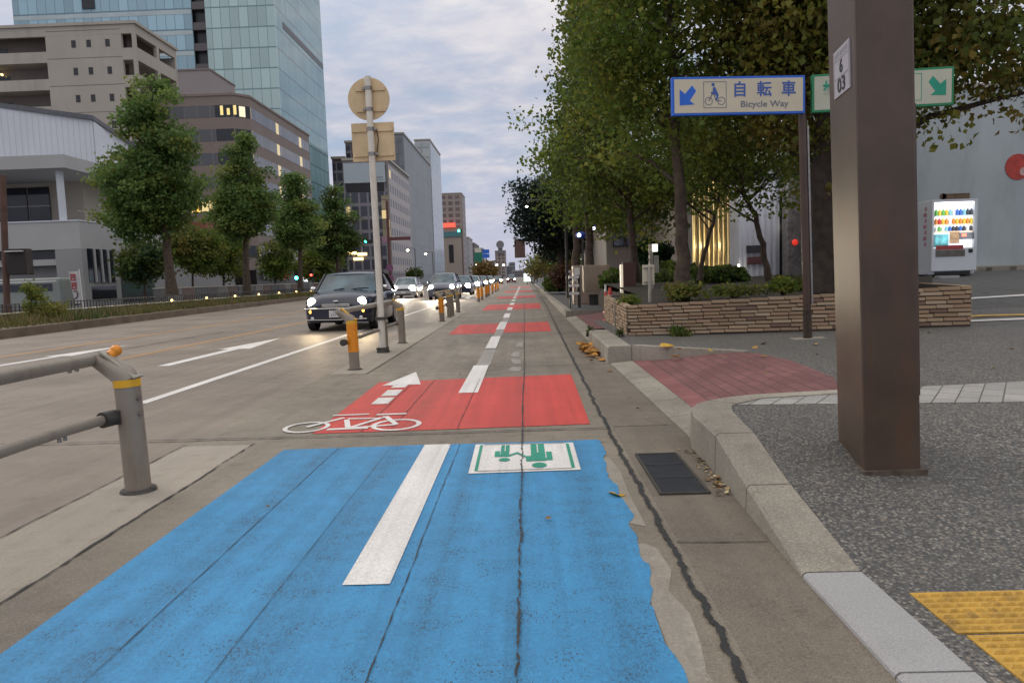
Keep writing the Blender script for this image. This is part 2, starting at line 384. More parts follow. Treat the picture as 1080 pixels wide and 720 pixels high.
def text_mesh(s, size, depth=.003, bold=0):
    c = bpy.data.curves.new('lettering', 'FONT'); c.body = s; c.size = size; c.extrude = depth; c.align_x = 'CENTER'; c.align_y = 'CENTER'; c.offset = bold
    c.resolution_u = 4
    o = bpy.data.objects.new('lettering', c); COL.objects.link(o); bpy.context.view_layer.update()
    me = bpy.data.meshes.new_from_object(o.evaluated_get(bpy.context.evaluated_depsgraph_get()))
    bpy.data.objects.remove(o); bpy.data.curves.remove(c); me.materials.clear(); return me
def lettering(s, size, m, parent, origin, right, up, bold=0, name='lettering', sx=1):
    me = text_mesh(s, size, .002, bold); right, up = Vector(right).normalized(), Vector(up).normalized(); n = right.cross(up)
    me.transform(Matrix(((right.x*sx, up.x, n.x, origin[0]), (right.y*sx, up.y, n.y, origin[1]), (right.z*sx, up.z, n.z, origin[2]), (0,0,0,1))))
    return link(name, me, m, parent)
def lerp(a, b, t): return a+(b-a)*t
def smooth01(t): t = max(0, min(1, t)); return t*t*(3-2*t)
def interp(x, tab):
    if x <= tab[0][0]: return tab[0][1]
    for (a, va), (b, vb) in zip(tab, tab[1:]):
        if x <= b: return lerp(va, vb, (x-a)/(b-a))
    return tab[-1][1]

# ================================================================== GROUND
def zp(x, y):
    z = interp(y, [(-5,.018),(2.6,.018),(2.95,.03),(3.75,.14),(4.55,.25),(60,.25)])
    z += .016*max(0, x-3.0)*smooth01((y-5)/3)
    return z+.62*smooth01((y-11)/8)*smooth01((x-6.6)/1.4)
struct('ground', MB().add([(-900,-60,-.03),(900,-60,-.03),(900,2500,-.03),(-900,2500,-.03)], [(0,1,2,3)]), 'asphalt', 'flat ground of the city reaching the horizon')
sheet('road', rect(-19,-2.83,-8,900), 0, 'road', 'worn brownish carriageway asphalt left of the bike lane', 0)
sheet('bike_lane_pavement', rect(-2.24,.70,-8,900), .004, 'lane', 'stained concrete bike lane running to the horizon', 0)
sheet('gutter', rect(.70,1.24,-8,600), .004, 'gutter', 'darker concrete gutter strip beside the kerb', 0)
sheet('verge_strip', rect(-2.83,-2.24,5.66,900), .003, 'lane', 'concrete verge carrying the guard rails', 0)
sheet('rail_strip', rect(-2.83,-2.24,-8,5.66), .005, 'strip', 'pale concrete strip under the nearest guard rail', 0)
sheet('rail_strip', rect(-2.80,-2.27,9.9,27.6), .006, 'strip', 'pale concrete strip under the farther guard rails', 0)

def wobble_line(name, pts, w, z, m, jit=.25, step=.12, label=None):
    P = []
    for (x0,y0),(x1,y1) in zip(pts, pts[1:]):
        n = max(2, int(math.hypot(x1-x0, y1-y0)/step)); P += [(lerp(x0,x1,i/n), lerp(y0,y1,i/n)) for i in range(n)]
    P.append(pts[-1]); Lp = []; Rp = []; off = 0
    for i, (x, y) in enumerate(P):
        a = P[max(i-1,0)]; b = P[min(i+1,len(P)-1)]; dx, dy = b[0]-a[0], b[1]-a[1]; l = math.hypot(dx, dy) or 1
        nx, ny = -dy/l, dx/l; off = off*.8+random.uniform(-1,1)*w*jit; h = w/2*random.uniform(1-jit*1.6, 1+jit*1.6)
        Lp.append((x+nx*(off+h), y+ny*(off+h), z)); Rp.append((x+nx*(off-h), y+ny*(off-h), z))
    n = len(P); mb = MB().add(Lp+Rp, [(i, i+1, n+i+1, n+i) for i in range(n-1)])
    return struct(name, mb, m, label)
wobble_line('tar_seam', [(.655,-3),(.655,2.2),(.66,6),(.71,12),(.9,30),(1.0,60)], (.0265), .0130, 'tar', .26, .02, 'black wobbly tar seam between lane and gutter')
wobble_line('centre_joint', [(-.06,-3),(-.062,2.2),(-.055,5.4)], .0075, .0165, 'tar', .6, .02, 'cracked dark joint through the blue patch')
wobble_line('centre_joint', [(-.058,5.4),(-.045,9),(-.04,30),(.05,60)], .011, .0165, 'tar', .25, .12, 'thin dark joint along the middle of the bike lane')
wobble_line('cross_joint', [(-9,5.93),(-4.5,5.9),(-2.0,5.86),(.56,5.88),(.68,5.89)], .019, .0165, 'tar', .3, .05, 'dark joint across the lane before the red patch')
wobble_line('cross_joint', [(.72,5.95),(1.17,5.95)], .012, .009, 'joint', .3, .05, 'thin joint across the gutter beside the kerb corner')
wobble_line('cross_joint', [(.69,3.32),(1.12,3.30)], .008, .009, 'joint', .3, .05, 'thin joint across the gutter nearest the camera')
for y in (10.15, 15.6, 20.4, 26): wobble_line('cross_joint', [(-2.2,y),(1.14,y)], .012, .009, 'joint', .3, .2, 'thin joint across the bike lane concrete')
wobble_line('strip_crack', [(-2.235,-3),(-2.24,2.9),(-2.255,5.7)], .011, .0105, 'tar', .45, .05, 'dark crack along the pale rail strip')
wobble_line('strip_crack', [(-2.83,-3),(-2.83,5.7)], .010, .0105, 'joint', .4, .06, 'thin crack on the road side of the rail strip')
wobble_line('strip_crack', [(-2.25,9.8),(-2.26,28)], .014, .0105, 'joint', .4, .1, 'dark crack beside the farther guard rails')
wobble_line('road_crack', [(-4.9,5.9),(-4.6,4.4),(-4.75,1)], .008, .004, 'joint', .5, .06, 'hairline crack in the carriageway')

def ragged(x0, y0, y1, step=.07, amp=.035, dir=1, pts=None):
    out = []; y = y0; o = 0
    while y < y1:
        o = o*.6+random.uniform(-amp, amp)
        x = interp(y, pts) if pts else x0
        if random.random() < .14: o += random.choice((-1, 1))*amp*1.3
        out.append((x+o, y)); y += step*random.uniform(.3, 1.6)
    return out
blue = [(-1.935,-3)]+ragged(.5, -3, 5.42, .07, .014, 1, [(-3,.50),(2.1,.49),(2.35,.45),(2.6,.46),(2.75,.47),(3,.50),(3.3,.49),(3.9,.535),(4.5,.50),(4.8,.53),(5.5,.54)])+[(.535,5.49),(.02,5.47),(-.9,5.475),(-1.925,5.44)]
sheet('blue_road_paint', blue, .008, 'blue', 'worn bright blue paint patch on the bike lane', 0)
M['scoured'] = paint_mat('scoured_pale_concrete', (.33,.295,.245), (.2,.17,.13), .5, .9)
sheet('scoured_concrete', [(.45,-3),(.61,-3)]+[(.575+random.uniform(-.03,.03), .2*k-2.8) for k in range(1, 29)]+[(.60,3.0),(.585,3.25),(.54,3.32),(.46,3.3)], .006, 'scoured', 'pale scoured concrete between the blue paint and the tar seam', 0)
sheet('scoured_concrete', [(.50,3.6),(.585,3.55),(.575,4.1),(.59,4.6),(.555,4.95),(.50,4.9)], .006, 'scoured', 'small pale scoured patch beside the blue paint', 0)
wobble_line('paint_seam', [(-1.505,-2),(-1.495,5.44)], .004, .0125, 'tar', .35, .08, 'fine seam along the left part of the blue paint')
wobble_line('paint_seam', [(-.565,-2),(-.545,5.46)], .0045, .0125, 'tar', .45, .05, 'fine seam beside the white dash on the blue paint')
wobble_line('paint_seam', [(-1.09,-2),(-1.08,5.45)], .0025, .0125, 'tar', .35, .08, 'hairline seam in the middle of the blue paint')
for i, (y0, y1, x0, x1) in enumerate([(6.0,9.08,-1.87,.55),(16.4,19.8,-1.80,.61),(27.9,33.5,-1.72,.65),(42,47,-1.7,.66),(58,64,-1.7,.66),(80,88,-1.7,.66)]):
    q = [(x0,y0),(lerp(x0,x1,.5),y0+.03),(x1-.02,y0+.08),(x1+.02,y1+.12),(lerp(x0,x1,.5),y1+.02),(x0-.03,y1-.08)]
    sheet('red_road_paint', q, .008, 'red', ['red paint patch with the bicycle symbol', 'second red paint patch along the bike lane', 'third red paint patch along the bike lane', 'fourth red patch far along the bike lane', 'fifth red patch far along the bike lane', 'farthest red patch of the bike lane'][i], 0)
for x in (-1.45,-1.2,-.62): wobble_line('paint_seam', [(x,6.02),(x+.01,9.05)], .006, .0125, 'joint', .3, .1, 'fine seam in the red paint')
dash = [(2.92,5.46,-.82,-.615)]+[(7.93,10.40,-.785,-.565),(12.85,15.48,-.755,-.555),(17.48,20.36,-.735,-.53)]+[(22.4+4.95*k, 25.0+4.95*k, -.72,-.52) for k in range(14)]
for i, (y0, y1, x0, x1) in enumerate(dash):
    sheet('lane_dash', [(x0,y0),(x1+.0,y0),(x1,y1),(x0,y1)], .0122, 'white', 'white dash of the bike lane centre line', 0)
    if 0 < i < 4:
        sheet('worn_lane_dash', rect(x0+.03,x1+.02,y1+.03,y1+2.3), .0085, 'worn', 'faded grey remains of a lane dash', 0)
for q in ([(-.26,9.7),(-.10,9.62),(-.08,10.1),(-.22,10.2)],[(-.20,10.5),(-.09,10.45),(-.10,11.0),(-.26,11.15)],[(-.27,11.5),(-.12,11.4),(-.12,12.1),(-.22,12.2)],[(-.20,13.0),(-.06,12.95),(-.08,13.9),(-.19,13.8)]):
    sheet('worn_marking', q, .0085, 'worn', 'faded white smear beside the lane centre joint', 0)
def flat(name, polys, z, m, label):
    mb = MB()
    for p in polys: mb.add([(x,y,z) for x, y in p], [tuple(range(len(p)))])
    me = mb.mesh(name); bm = bmesh.new(); bm.from_mesh(me)
    for f in bm.faces:
        f.normal_update()
        if f.normal.z < 0: f.normal_flip()
    bm.to_mesh(me); bm.free(); o = link(name, me, m); o['kind'] = 'structure'; o['label'] = label; o['category'] = 'marking'; return o
def strip(a, b, w):
    dx, dy = b[0]-a[0], b[1]-a[1]; l = math.hypot(dx, dy); nx, ny = -dy/l*w/2, dx/l*w/2
    return [(a[0]+nx,a[1]+ny),(a[0]-nx,a[1]-ny),(b[0]-nx,b[1]-ny),(b[0]+nx,b[1]+ny)]
def ring(c, rx, ry, w, n=28):
    out = []
    for k in range(n):
        a, b = 2*math.pi*k/n, 2*math.pi*(k+1)/n
        out.append([(c[0]+rx*math.cos(t)*q, c[1]+ry*math.sin(t)*q) for t, q in ((a,1),(b,1),(b,1-w),(a,1-w))])
    return out
# bicycle symbol, arrow
C1, C2, hd, pd, st = (-2.0,6.27), (-1.19,6.27), (-1.76,6.66), (-1.60,6.17), (-1.36,6.66)
flat('bicycle_symbol', ring(C1,.205,.235,.2)+ring(C2,.225,.25,.2), .0126, 'white', 'white wheels of the bicycle symbol on the red patch')
flat('bicycle_symbol', [strip(C1,hd,.05),strip((-1.71,6.56),pd,.05)], .0132, 'white', 'white fork of the bicycle symbol')
flat('bicycle_symbol', [strip(pd,st,.05),strip((-1.78,6.14),(-1.42,6.16),.07)], .0138, 'white', 'white seat tube and pedal of the bicycle symbol')
flat('bicycle_symbol', [strip((-1.71,6.60),(-1.42,6.58),.05),strip(pd,C2,.05)], .0144, 'white', 'white top tube of the bicycle symbol')
flat('bicycle_symbol', [strip(st,C2,.05),strip((-1.90,6.78),(-1.55,6.80),.05),strip((-1.47,6.76),(-1.18,6.77),.06)], .0150, 'white', 'white handlebar and saddle of the bicycle symbol')
flat('lane_arrow', [[(-1.80,8.66),(-1.32,8.68),(-1.56,9.87)],[(-1.655,8.46),(-1.475,8.47),(-1.475,8.665),(-1.65,8.655)],rect(-1.655,-1.475,7.87,8.30),rect(-1.655,-1.475,7.36,7.76)], .0126, 'white', 'white straight-on arrow on the red patch')
# pedestrian board marking on the blue paint
q = [(-.412,4.60),(.335,4.62),(.335,5.395),(-.418,5.42)]
def uv(u, v):
    b = (lerp(q[0][0],q[1][0],u), lerp(q[0][1],q[1][1],u)); t = (lerp(q[3][0],q[2][0],u), lerp(q[3][1],q[2][1],u)); return (lerp(b[0],t[0],v), lerp(b[1],t[1],v))
def uvr(u0,u1,v0,v1): return [uv(u0,v0),uv(u1,v0),uv(u1,v1),uv(u0,v1)]
def uve(cu,cv,ru,rv,n=16): return [uv(cu+ru*math.cos(2*math.pi*k/n), cv+rv*math.sin(2*math.pi*k/n)) for k in range(n)]
flat('pedestrian_marking', [uvr(0,1,0,1)], .0126, 'white', 'white square of the pedestrian marking on the blue patch')
flat('pedestrian_marking', [uvr(.565,.623,.62,.95),uvr(.637,.70,.62,.95),uvr(.565,.70,.32,.619),uve(.635,.18,.068,.085),uvr(.712,.765,.34,.64),uvr(.7,.712,.34,.42),
   uvr(.27,.304,.70,.93),uvr(.316,.352,.70,.93),uvr(.27,.352,.50,.699),uve(.311,.395,.053,.06),uvr(.213,.262,.5,.70),uvr(.262,.27,.5,.58),uvr(.515,.565,.32,.50),
   [uv(.352,.56),uv(.43,.66),uv(.515,.50),uv(.515,.44),uv(.43,.59),uv(.352,.50)],uvr(.05,.078,.06,.95),uvr(.922,.952,.06,.95)], .0158, 'green', 'green upside-down figures of an adult and child holding hands')
flat('pedestrian_marking', [uvr(.08,.92,.045,.06),uvr(.08,.92,.965,.98)], .0158, 'worn', 'thin worn border of the pedestrian marking')
# carriageway lines
sheet('edge_line', rect(-4.47,-4.33,7.9,400), .004, 'white', 'white edge line of the carriageway', 0)
sheet('orange_line', [(-7.9,3),(-7.75,3),(-7.36,20),(-7.2,60),(-7.1,400),(-7.25,400),(-7.35,60),(-7.51,20)], .004, 'orange', 'nearer faded orange lane line', 0)
sheet('orange_line', [(-11.2,3),(-11.0,3),(-10.4,22),(-10.5,40),(-10.4,400),(-10.55,400),(-10.65,40),(-10.57,22)], .004, 'orange', 'farther faded orange lane line', 0)
def road_arrow(a, b, hw, hl, sw, label):
    a, b = Vector(a[:2]), Vector(b[:2]); d = (b-a).normalized(); n = Vector((-d.y, d.x)); c = b-d*hl
    flat('road_arrow', [[tuple(a+n*sw),tuple(a-n*sw),tuple(c-n*sw),tuple(c+n*sw)],[tuple(c+n*hw),tuple(c-n*hw),tuple(b)]], .0042, 'white', label)
road_arrow(G(172,386), G(296,356.5), .34, 2.6, .11, 'long white arrow in the near carriageway lane')
road_arrow(G(-40,392), G(138,363.5), .3, 2.4, .10, 'long white arrow in the far carriageway lane')
wobble_line('tyre_line', [(-9.0,4),(-8.6,20)], .03, .0042, 'joint', .3, .3, 'dark sealed line in the carriageway')

# kerbs -------------------------------------------------------------
XO = [(-8,1.10),(2.1,1.118),(2.9,1.12),(3.75,1.15),(4.5,1.184),(5.2,1.19)]
XI = [(-8,1.33),(2.95,1.37),(3.8,1.39),(4.6,1.44),(5.2,1.50)]
ZK = [(-8,.020),(2.9,.026),(3.75,.145),(4.5,.258),(5.2,.262)]
def kerb_stone(st, m, label):
    rings = []
    for xo, yo, xi, yi, z in st:
        b = min(.018, z*.4); rings.append([(xo,yo,-.02),(xo+.008,yo,z-b),(lerp(xo,xi,.09),lerp(yo,yi,.09),z),(xi,yi,z),(xi,yi,-.02)])
    mb = MB().loft(rings, True, True, False); return struct('kerb_stone', mb, m, label)
def kst(y): return (interp(y,XO), y, interp(y,XI), y, interp(y,ZK))
def yr(a, b, n): return [kst(lerp(a,b,i/n)) for i in range(n+1)]
kerb_stone(yr(2.905,3.745,5), 'kerb', 'tapering kerb stone falling to road level')
kerb_stone(yr(3.757,4.494,4), 'kerb', 'kerb stone beside the gutter drain')
kerb_stone(yr(4.506,5.15,3)+[(1.24,5.42,1.53,5.32,.262),(1.31,5.56,1.56,5.41,.262),(1.43,5.67,1.61,5.48,.262)], 'kerb', 'rounded kerb stone at the corner of the brick apron')
kerb_stone([(1.44,5.675,1.62,5.49,.262),(1.6,5.78,1.74,5.58,.262),(1.84,5.88,1.88,5.70,.262),(2.6,5.985,2.62,5.82,.262)], 'kerb', 'kerb along the near side of the brick apron')
kerb_stone(yr(2.15,2.895,2), 'kerbpale', 'pale flat kerb slab by the yellow tactile paving')
kerb_stone(yr(1.40,2.14,2), 'kerbpale', 'pale flat kerb slab nearest the camera')
kerb_stone(yr(-8,1.39,2), 'kerbpale', 'pale flat kerb behind the camera')
y = 5.42
for i in range(6):
    y1 = y+.78; xo0, xo1 = lerp(1.245,1.198,(y-5.42)/4.7), lerp(1.245,1.198,(y1-5.42)/4.7)
    st = [(xo0,y+.005,1.50,y+.005,.05),(xo1,y1-.005,1.50,y1-.005,.05)]
    mb = MB().loft([[(a,b,-.02),(a,b,.018),(a+.02,b,.024),(c,d,e),(c,d,-.02)] for a,b,c,d,e in st], True, True, False)
    struct('kerb_stone', mb, 'kerb', 'low sloping kerb stone of the brick apron'); y = y1
for i in range(5):
    y0, y1 = 10.165+i*.63, 10.165+(i+1)*.63-.012; z = .255
    kerb_stone([(1.158,y0,1.50,y0,z),(1.16,y1,1.50,y1,z)], 'kerb', 'kerb stone beside the brick planter')
mb = MB(); a, b = Vector((1.505,10.17,0)), Vector((2.75,8.98,0)); d = (b-a).normalized(); n = Vector((-d.y,d.x,0))
mb.prism([a+Vector((0,0,-.02)), b+Vector((0,0,-.02)), b+Vector((0,0,.262)), a+Vector((0,0,.262))], n*.14)
struct('kerb_edging', mb, 'kerb', 'stone edging between brick apron and pebble paving')
for i in range(9):
    y0, y1 = 13.35+i*.88, 13.35+(i+1)*.88-.012
    mb = MB().loft([[(1.2,t,-.02),(1.2,t,.02),(1.5,t,.06),(1.5,t,-.02)] for t in (y0,y1)], True, True, False)
    struct('kerb_stone', mb, 'kerb', 'low kerb stone of the driveway beyond the planter')
for i in range(40):
    y0, y1 = 21.6+i*2.0, 21.6+(i+1)*2.0-.02; kerb_stone([(1.22,y0,1.42,y0,.2),(1.22,y1,1.42,y1,.2)], 'kerb', 'kerb stone of the pavement beyond the driveway')
struct('kerb_stone', MB().box(1.43,2.5,21.57,21.75,-.02,.197), 'kerb', 'kerb across the far side of the driveway')
# pavements
sheet('pavement', [(1.33,-8),(1.355,2.15),(1.37,2.95),(1.39,3.8),(1.435,4.55),(1.49,5.15),(1.53,5.32),(1.56,5.41),(1.61,5.48),(3.67,5.26),(9,4.9),(16,4.7),(16,-8)], zp, 'pebble', 'grey pebble-dash pavement around the brown pillar', .25)
sheet('sett_band', [(1.61,5.48),(1.88,5.70),(2.62,5.82),(2.63,5.985),(4.265,6.13),(9,6.5),(16,6.9),(16,4.7),(9,4.9),(3.67,5.26)], lambda x,y: zp(x,y)+.003, 'setts', 'band of pale stone setts across the pavement', .5)
sheet('pavement', [(1.505,10.17),(2.75,8.98),(2.88,8.80),(2.994,8.05),(2.897,6.709),(2.63,5.985),(4.265,6.13),(9,6.5),(16,6.9),(16,13),(7,13),(7,12.4),(1.75,12.4),(1.75,16),(1.505,16)], zp, 'pebble', 'pebble-dash pavement in front of the brick planter', .5)
def zap(x, y): return lerp(.05, .25, smooth01((x-1.5)/1.35))
sheet('brick_apron', [(1.70,5.79),(1.84,5.88),(2.63,5.985),(2.897,6.709),(2.994,8.05),(2.88,8.80),(2.75,8.98),(1.70,9.98)], zap, 'apron', 'dark red brick paving of the driveway apron', .15)
sheet('brick_apron', [(1.50,5.70),(1.70,5.79),(1.70,9.98),(1.505,10.16)], zap, 'apron_edge', 'lighter red brick edge row of the driveway apron', .15)
sheet('brick_apron', [(1.5,16),(1.75,16),(1.75,16.05),(9,16.05),(9,21.6),(1.5,21.6)], lambda x,y: .06+.19*smooth01((x-1.5)/2), 'apron', 'brick driveway beyond the planter', .5)
sheet('pavement', rect(1.42,9,21.6,200), .2, 'asphalt', 'dark pavement along the trees', 0)
sheet('side_street', [(7,13),(16,13),(40,13),(40,30),(7,30)], zp, 'asphalt', 'asphalt side street rising to the white building', .5)
sheet('side_street_edge', [(16,-8),(60,-8),(60,13),(16,13)], lambda x,y: zp(16,y), 'asphalt', 'asphalt beyond the pebble pavement', 2)
a, b = AT(1021,304,14.6), AT(1074,303,15.2)
flat_z = lambda p: zp(p[0], p[1])+.006
def zline(name, pts, w, m, label):
    mb = MB()
    for i in range(len(pts)-1):
        s = strip(pts[i], pts[i+1], w); mb.add([(x, y, zp(x,y)+.012) for x, y in s], [(0,1,2,3)])
    me = mb.mesh(name); o = link(name, me, m); o['kind'] = 'structure'; o['label'] = label; o['category'] = 'marking'
zline('white_line', [(8.6+.4*i, 14.2+.03*i) for i in range(8)], .16, 'white', 'short white line on the side street')
zline('yellow_line', [(7.3+.5*i, 12.35-.12*i) for i in range(14)], .22, 'tactile', 'faded yellow line along the side street edge')
zline('white_line', [(7.1+.4*i, 11.7-.05*i) for i in range(9)], .25, 'white', 'white line at the edge of the pebble pavement')
# tactile paving: two rows of ridged slabs
for k, (x0, x1, y0, y1) in enumerate([(1.46,3.0,2.38,2.70),(1.48,3.0,2.05,2.37),(1.48,3.0,1.72,2.04)]):
    mb = MB(); z = .024
    mb.box(x0,x1,y0+.004,y1-.004,z-.03,z)
    if k < 2:
        y = y0+.035
        while y < y1-.02:
            x = x0+.03
            while x < min(x1, 2.6)-.02:
                mb.add([(x-.020,y-.013,z+.0004),(x+.020,y-.013,z+.0004),(x+.020,y+.013,z+.0004),(x-.020,y+.013,z+.0004),(x-.011,y-.007,z+.010),(x+.011,y-.007,z+.010),(x+.011,y+.007,z+.010),(x-.011,y+.007,z+.010)],
                       [(4,5,6,7),(0,1,5,4),(1,2,6,5),(2,3,7,6),(3,0,4,7)]); x += .046
            y += .042
    struct('tactile_paving', mb, 'tactile', 'yellow tactile paving row with raised bumps')

# ================================================================== SMALL THINGS ON THE GROUND
t = thing('drain_grate', (.90,4.53,.004), 'dark iron drain grate in the gutter beside the kerb corner', 'drain grate')
part('frame', MB().box(.748,1.045,4.055,4.075,.002,.016).box(.748,1.045,4.975,4.995,.002,.016).box(.748,.768,4.076,4.974,.002,.016).box(1.025,1.045,4.076,4.974,.002,.016), 'darksteel', t)
mb = MB().box(.769,1.024,4.077,4.973,.0045,.006)
part('pit', mb, 'black', t)
mb = MB()
for i in range(17): x = .775+i*.0148; mb.box(x,x+.008,4.077,4.973,.0065,.014)
for y in (4.38,4.68): mb.box(.770,1.023,y,y+.02,.0143,.0165)
part('grating', mb, mat('grate_iron', (.075,.08,.095), .45, .5, .25, 10), t)
def leafshape(c, r, rot, tilt, curl=.3):
    """a lobed dry leaf lying on the ground, slightly curled"""
    n = 14; vs = [Vector((0,0,.002))]
    for k in range(n):
        a = 2*math.pi*k/n; rr = r*(.75+.35*abs(math.cos(a*1.5))**.7+random.uniform(-.1,.1))
        vs.append(Vector((rr*math.cos(a), rr*.75*math.sin(a), .004+curl*rr*abs(math.sin(a))*.5+random.uniform(0,.1)*rr)))
    Mx = Matrix.Rotation(rot, 4, 'Z') @ Matrix.Rotation(tilt, 4, 'X')
    vs = [Mx @ v + Vector(c) for v in vs]; lo = min(v.z for v in vs); vs = [v-Vector((0,0,lo-c[2]-.001)) for v in vs]
    return vs, [(0, 1+k, 1+(k+1)%n) for k in range(n)]
M['leafyellow'] = mat('yellow_dry_leaf', (.55,.33,.05), .7, 0, .3, 30)
M['leafbrown'] = attr_mat('dry_leaves', .8, bmp=0)
def one_leaf(p, r, label, m='leafyellow', rot=1.0):
    vs, fs = leafshape((0,0,0), r, rot, .25); me = MB().add(vs, fs, True).mesh('fallen_leaf'); o = link('fallen_leaf', me, m); o.location = p
    tag(o, label, 'leaf', 'single fallen leaves'); s = o.modifiers.new('thickness', 'SOLIDIFY'); s.thickness = .0015
one_leaf(G(650,522,.006), .055, 'curled yellow leaf at the ragged right edge of the blue paint', 'leafyellow', 2.2)
one_leaf(Vector((1.93,9.78,.27)), .10, 'large yellow leaf on the stone edging in front of the planter', 'leafyellow', .3)
one_leaf(Vector((1.98,9.45,.16)), .07, 'orange-yellow leaf lying on the red brick apron', 'leafyellow', 2.6)
one_leaf(Vector((1.09,9.35,.006)), .05, 'small brown leaf in the gutter by the low apron kerb', mat('brown_dry_leaf', (.22,.12,.04), .8), 1.2)
def litter(name, fn, n, r0, r1, cols, label):
    mb = MB()
    for i in range(n):
        mb.cur = random.choice(cols); mb.cur = mul(mb.cur, random.uniform(.6,1.3))
        vs, fs = leafshape(fn(), random.uniform(r0,r1), random.uniform(0,6.3), random.uniform(-.5,.5), .5); mb.add(vs, fs, True)
    me = mb.mesh(name); o = link(name, me, 'leafbrown'); o['kind'] = 'stuff'; o['label'] = label; o['category'] = 'leaf litter'
def f1():
    y = random.uniform(4.0,5.08); return (interp(y,XO)-abs(random.gauss(0,.045))-.012, y, .005+random.uniform(0,.012))
litter('leaf_litter', f1, 46, .008, .022, [(.22,.12,.04),(.35,.24,.10),(.10,.055,.03),(.45,.36,.2)], 'dry brown leaves gathered between drain grate and kerb')
def f2():
    return (random.uniform(.93,1.15), 11.9+random.gauss(0,.55), .006+random.uniform(0,.05))
litter('leaf_litter', f2, 130, .03, .07, [(.52,.25,.04),(.40,.16,.03),(.28,.13,.04)], 'orange leaves heaped in the gutter against the kerb')
litter('leaf_litter', lambda: (random.uniform(1.3,3), random.uniform(-.5,12), 0) and (lambda x, y: (x, y, zp(x,y)+.004))(random.uniform(1.9,6), random.uniform(6.8,11)), 26, .02, .05, [(.35,.2,.06),(.5,.33,.07),(.2,.12,.06)], 'a few scattered dry leaves on the pebble paving')
litter('leaf_litter', lambda: (random.uniform(-2.2,1.1), random.uniform(3,16), .018), 14, .008, .02, [(.2,.12,.06),(.3,.2,.1)], 'tiny dry leaf bits scattered on the bike lane')

# ================================================================== GUARD RAILS
def post(root, x, y, elbow=True, wrap=False, cap='railcap', band=True, h=.72, r=.077):
    p = part('post', MB().tube([(x,y,0),(x,y,h)], r, 24), 'railmetal', root)
    part('base_ring', MB().tube([(x,y,0),(x,y,.022)], [r*1.5,r*1.35], 20), 'darksteel', p)
    if wrap: part('reflector_wrap', MB().tube([(x,y,.27),(x,y,h-.03)], r*1.03, 24), 'orangeref', p)
    if band: part('band', MB().tube([(x,y,h-.035),(x,y,h+.012)], r*1.05, 24), 'yellow', p)
    if elbow:
        a, b = Vector((x,y,h+.004)), Vector((x-.185,y,.868))
        part('elbow', MB().tube([a,a+Vector((-.005,0,.02)),lerp(a,b,.55)+Vector((0,0,.012)),b], [r*1.0,r*.97,r*.80,r*.62], 20), 'railmetal', p)
        part('elbow_plate', MB().prism([(x+.070,y-.05,h+.012),(x+.070,y+.055,h+.012),(x-.15,y+.04,.915),(x-.15,y-.035,.915)], (.012,0,.012)), cap, p, bevel=.004)
    return p
t = thing('guard_rail', (-2.53,4.44,0), 'nearest brown-grey guard rail with an orange ball on its end', 'guard rail', 'guard rails beside the bike lane'); t.rotation_euler.y = LEAN*.9
p = post(t, -2.53, 4.44)
part('end_ball', MB().sphere((-2.615,4.50,.912), .037, 16, 10).tube([(-2.64,4.46,.885),(-2.62,4.495,.905)], .03, 12), 'orangeref', t)
part('top_rail', MB().tube([(-2.72,4.49,.868),(-2.72,1.5,.868),(-2.72,-3,.868)], .040, 20), 'railmetal', t)
part('lower_rail', MB().tube([(-2.62,4.36,.50),(-2.66,3.9,.505),(-2.68,1,.505),(-2.68,-3,.505)], .032, 16), 'railmetal', t)
part('clamp', MB().tube([(-2.60,4.38,.50),(-2.625,4.29,.50)], .05, 16).box(-2.62,-2.55,4.36,4.40,.455,.545), 'darksteel', t)
for i, (yy, zz) in enumerate(((4.40,.61),(4.40,.51))): part('bolt', MB().tube([(-2.46,4.415,zz),(-2.442,4.41,zz)], .014, 8), 'bolt', p)
for yy in (3.98,3.93): part('bolt', MB().tube([(-2.66,yy,.47),(-2.66,yy,.448)], .012, 8), 'bolt', t)
for yy in (4.25,4.18): part('bolt', MB().tube([(-2.72,yy,.832),(-2.72,yy,.816)], .012, 8), 'bolt', t)
part('post', MB().tube([(-2.53,-.2,0),(-2.53,-.2,.72)], .077, 16), 'railmetal', t)
def rail_section(y0, y1, label, wrap=True, mid=()):
    t = thing('guard_rail', (-2.55,y0,0), label, 'guard rail', 'guard rails beside the bike lane'); t.rotation_euler.y = LEAN*.6
    post(t, -2.55, y0, True, wrap, 'yellow'); post(t, -2.56, y1, True, False, 'yellow')
    for ym in mid: post(t, -2.60, ym, False, False, band=False, h=.62, r=.06)
    part('top_rail', MB().tube([(-2.74,y0-.03,.868),(-2.74,y1+.03,.868)], .042, 14), 'railcap', t)
    part('lower_rail', MB().tube([(-2.66,y0-.05,.42),(-2.66,y1+.05,.42)], .03, 12), 'railmetal', t)
    for yy in (y0-.1, y1+.08): part('clamp', MB().tube([(-2.66,yy-.04,.42),(-2.66,yy+.04,.42)], .05, 12), 'darksteel', t)
rail_section(10.4, 14.57, 'guard rail with an orange-wrapped post, around the white sign pole', True, (13.0,))
rail_section(21.6, 23.9, 'guard rail with an orange-wrapped post beside the second red patch')
rail_section(24.7, 27.1, 'grey guard rail between the second and third red patches', False)
bl = [('orange-banded bollard nearest the camera in the far bollard row', 504.5),('second bollard of the far row along the bike lane', 508),('third bollard of the far row along the bike lane', 513),
      ('fourth bollard of the far row along the bike lane', 515.5),('fifth bollard of the far row along the bike lane', 519.7),('sixth bollard of the far row along the bike lane', 523),('farthest bollard of the row along the bike lane', 525.5)]
proto = None
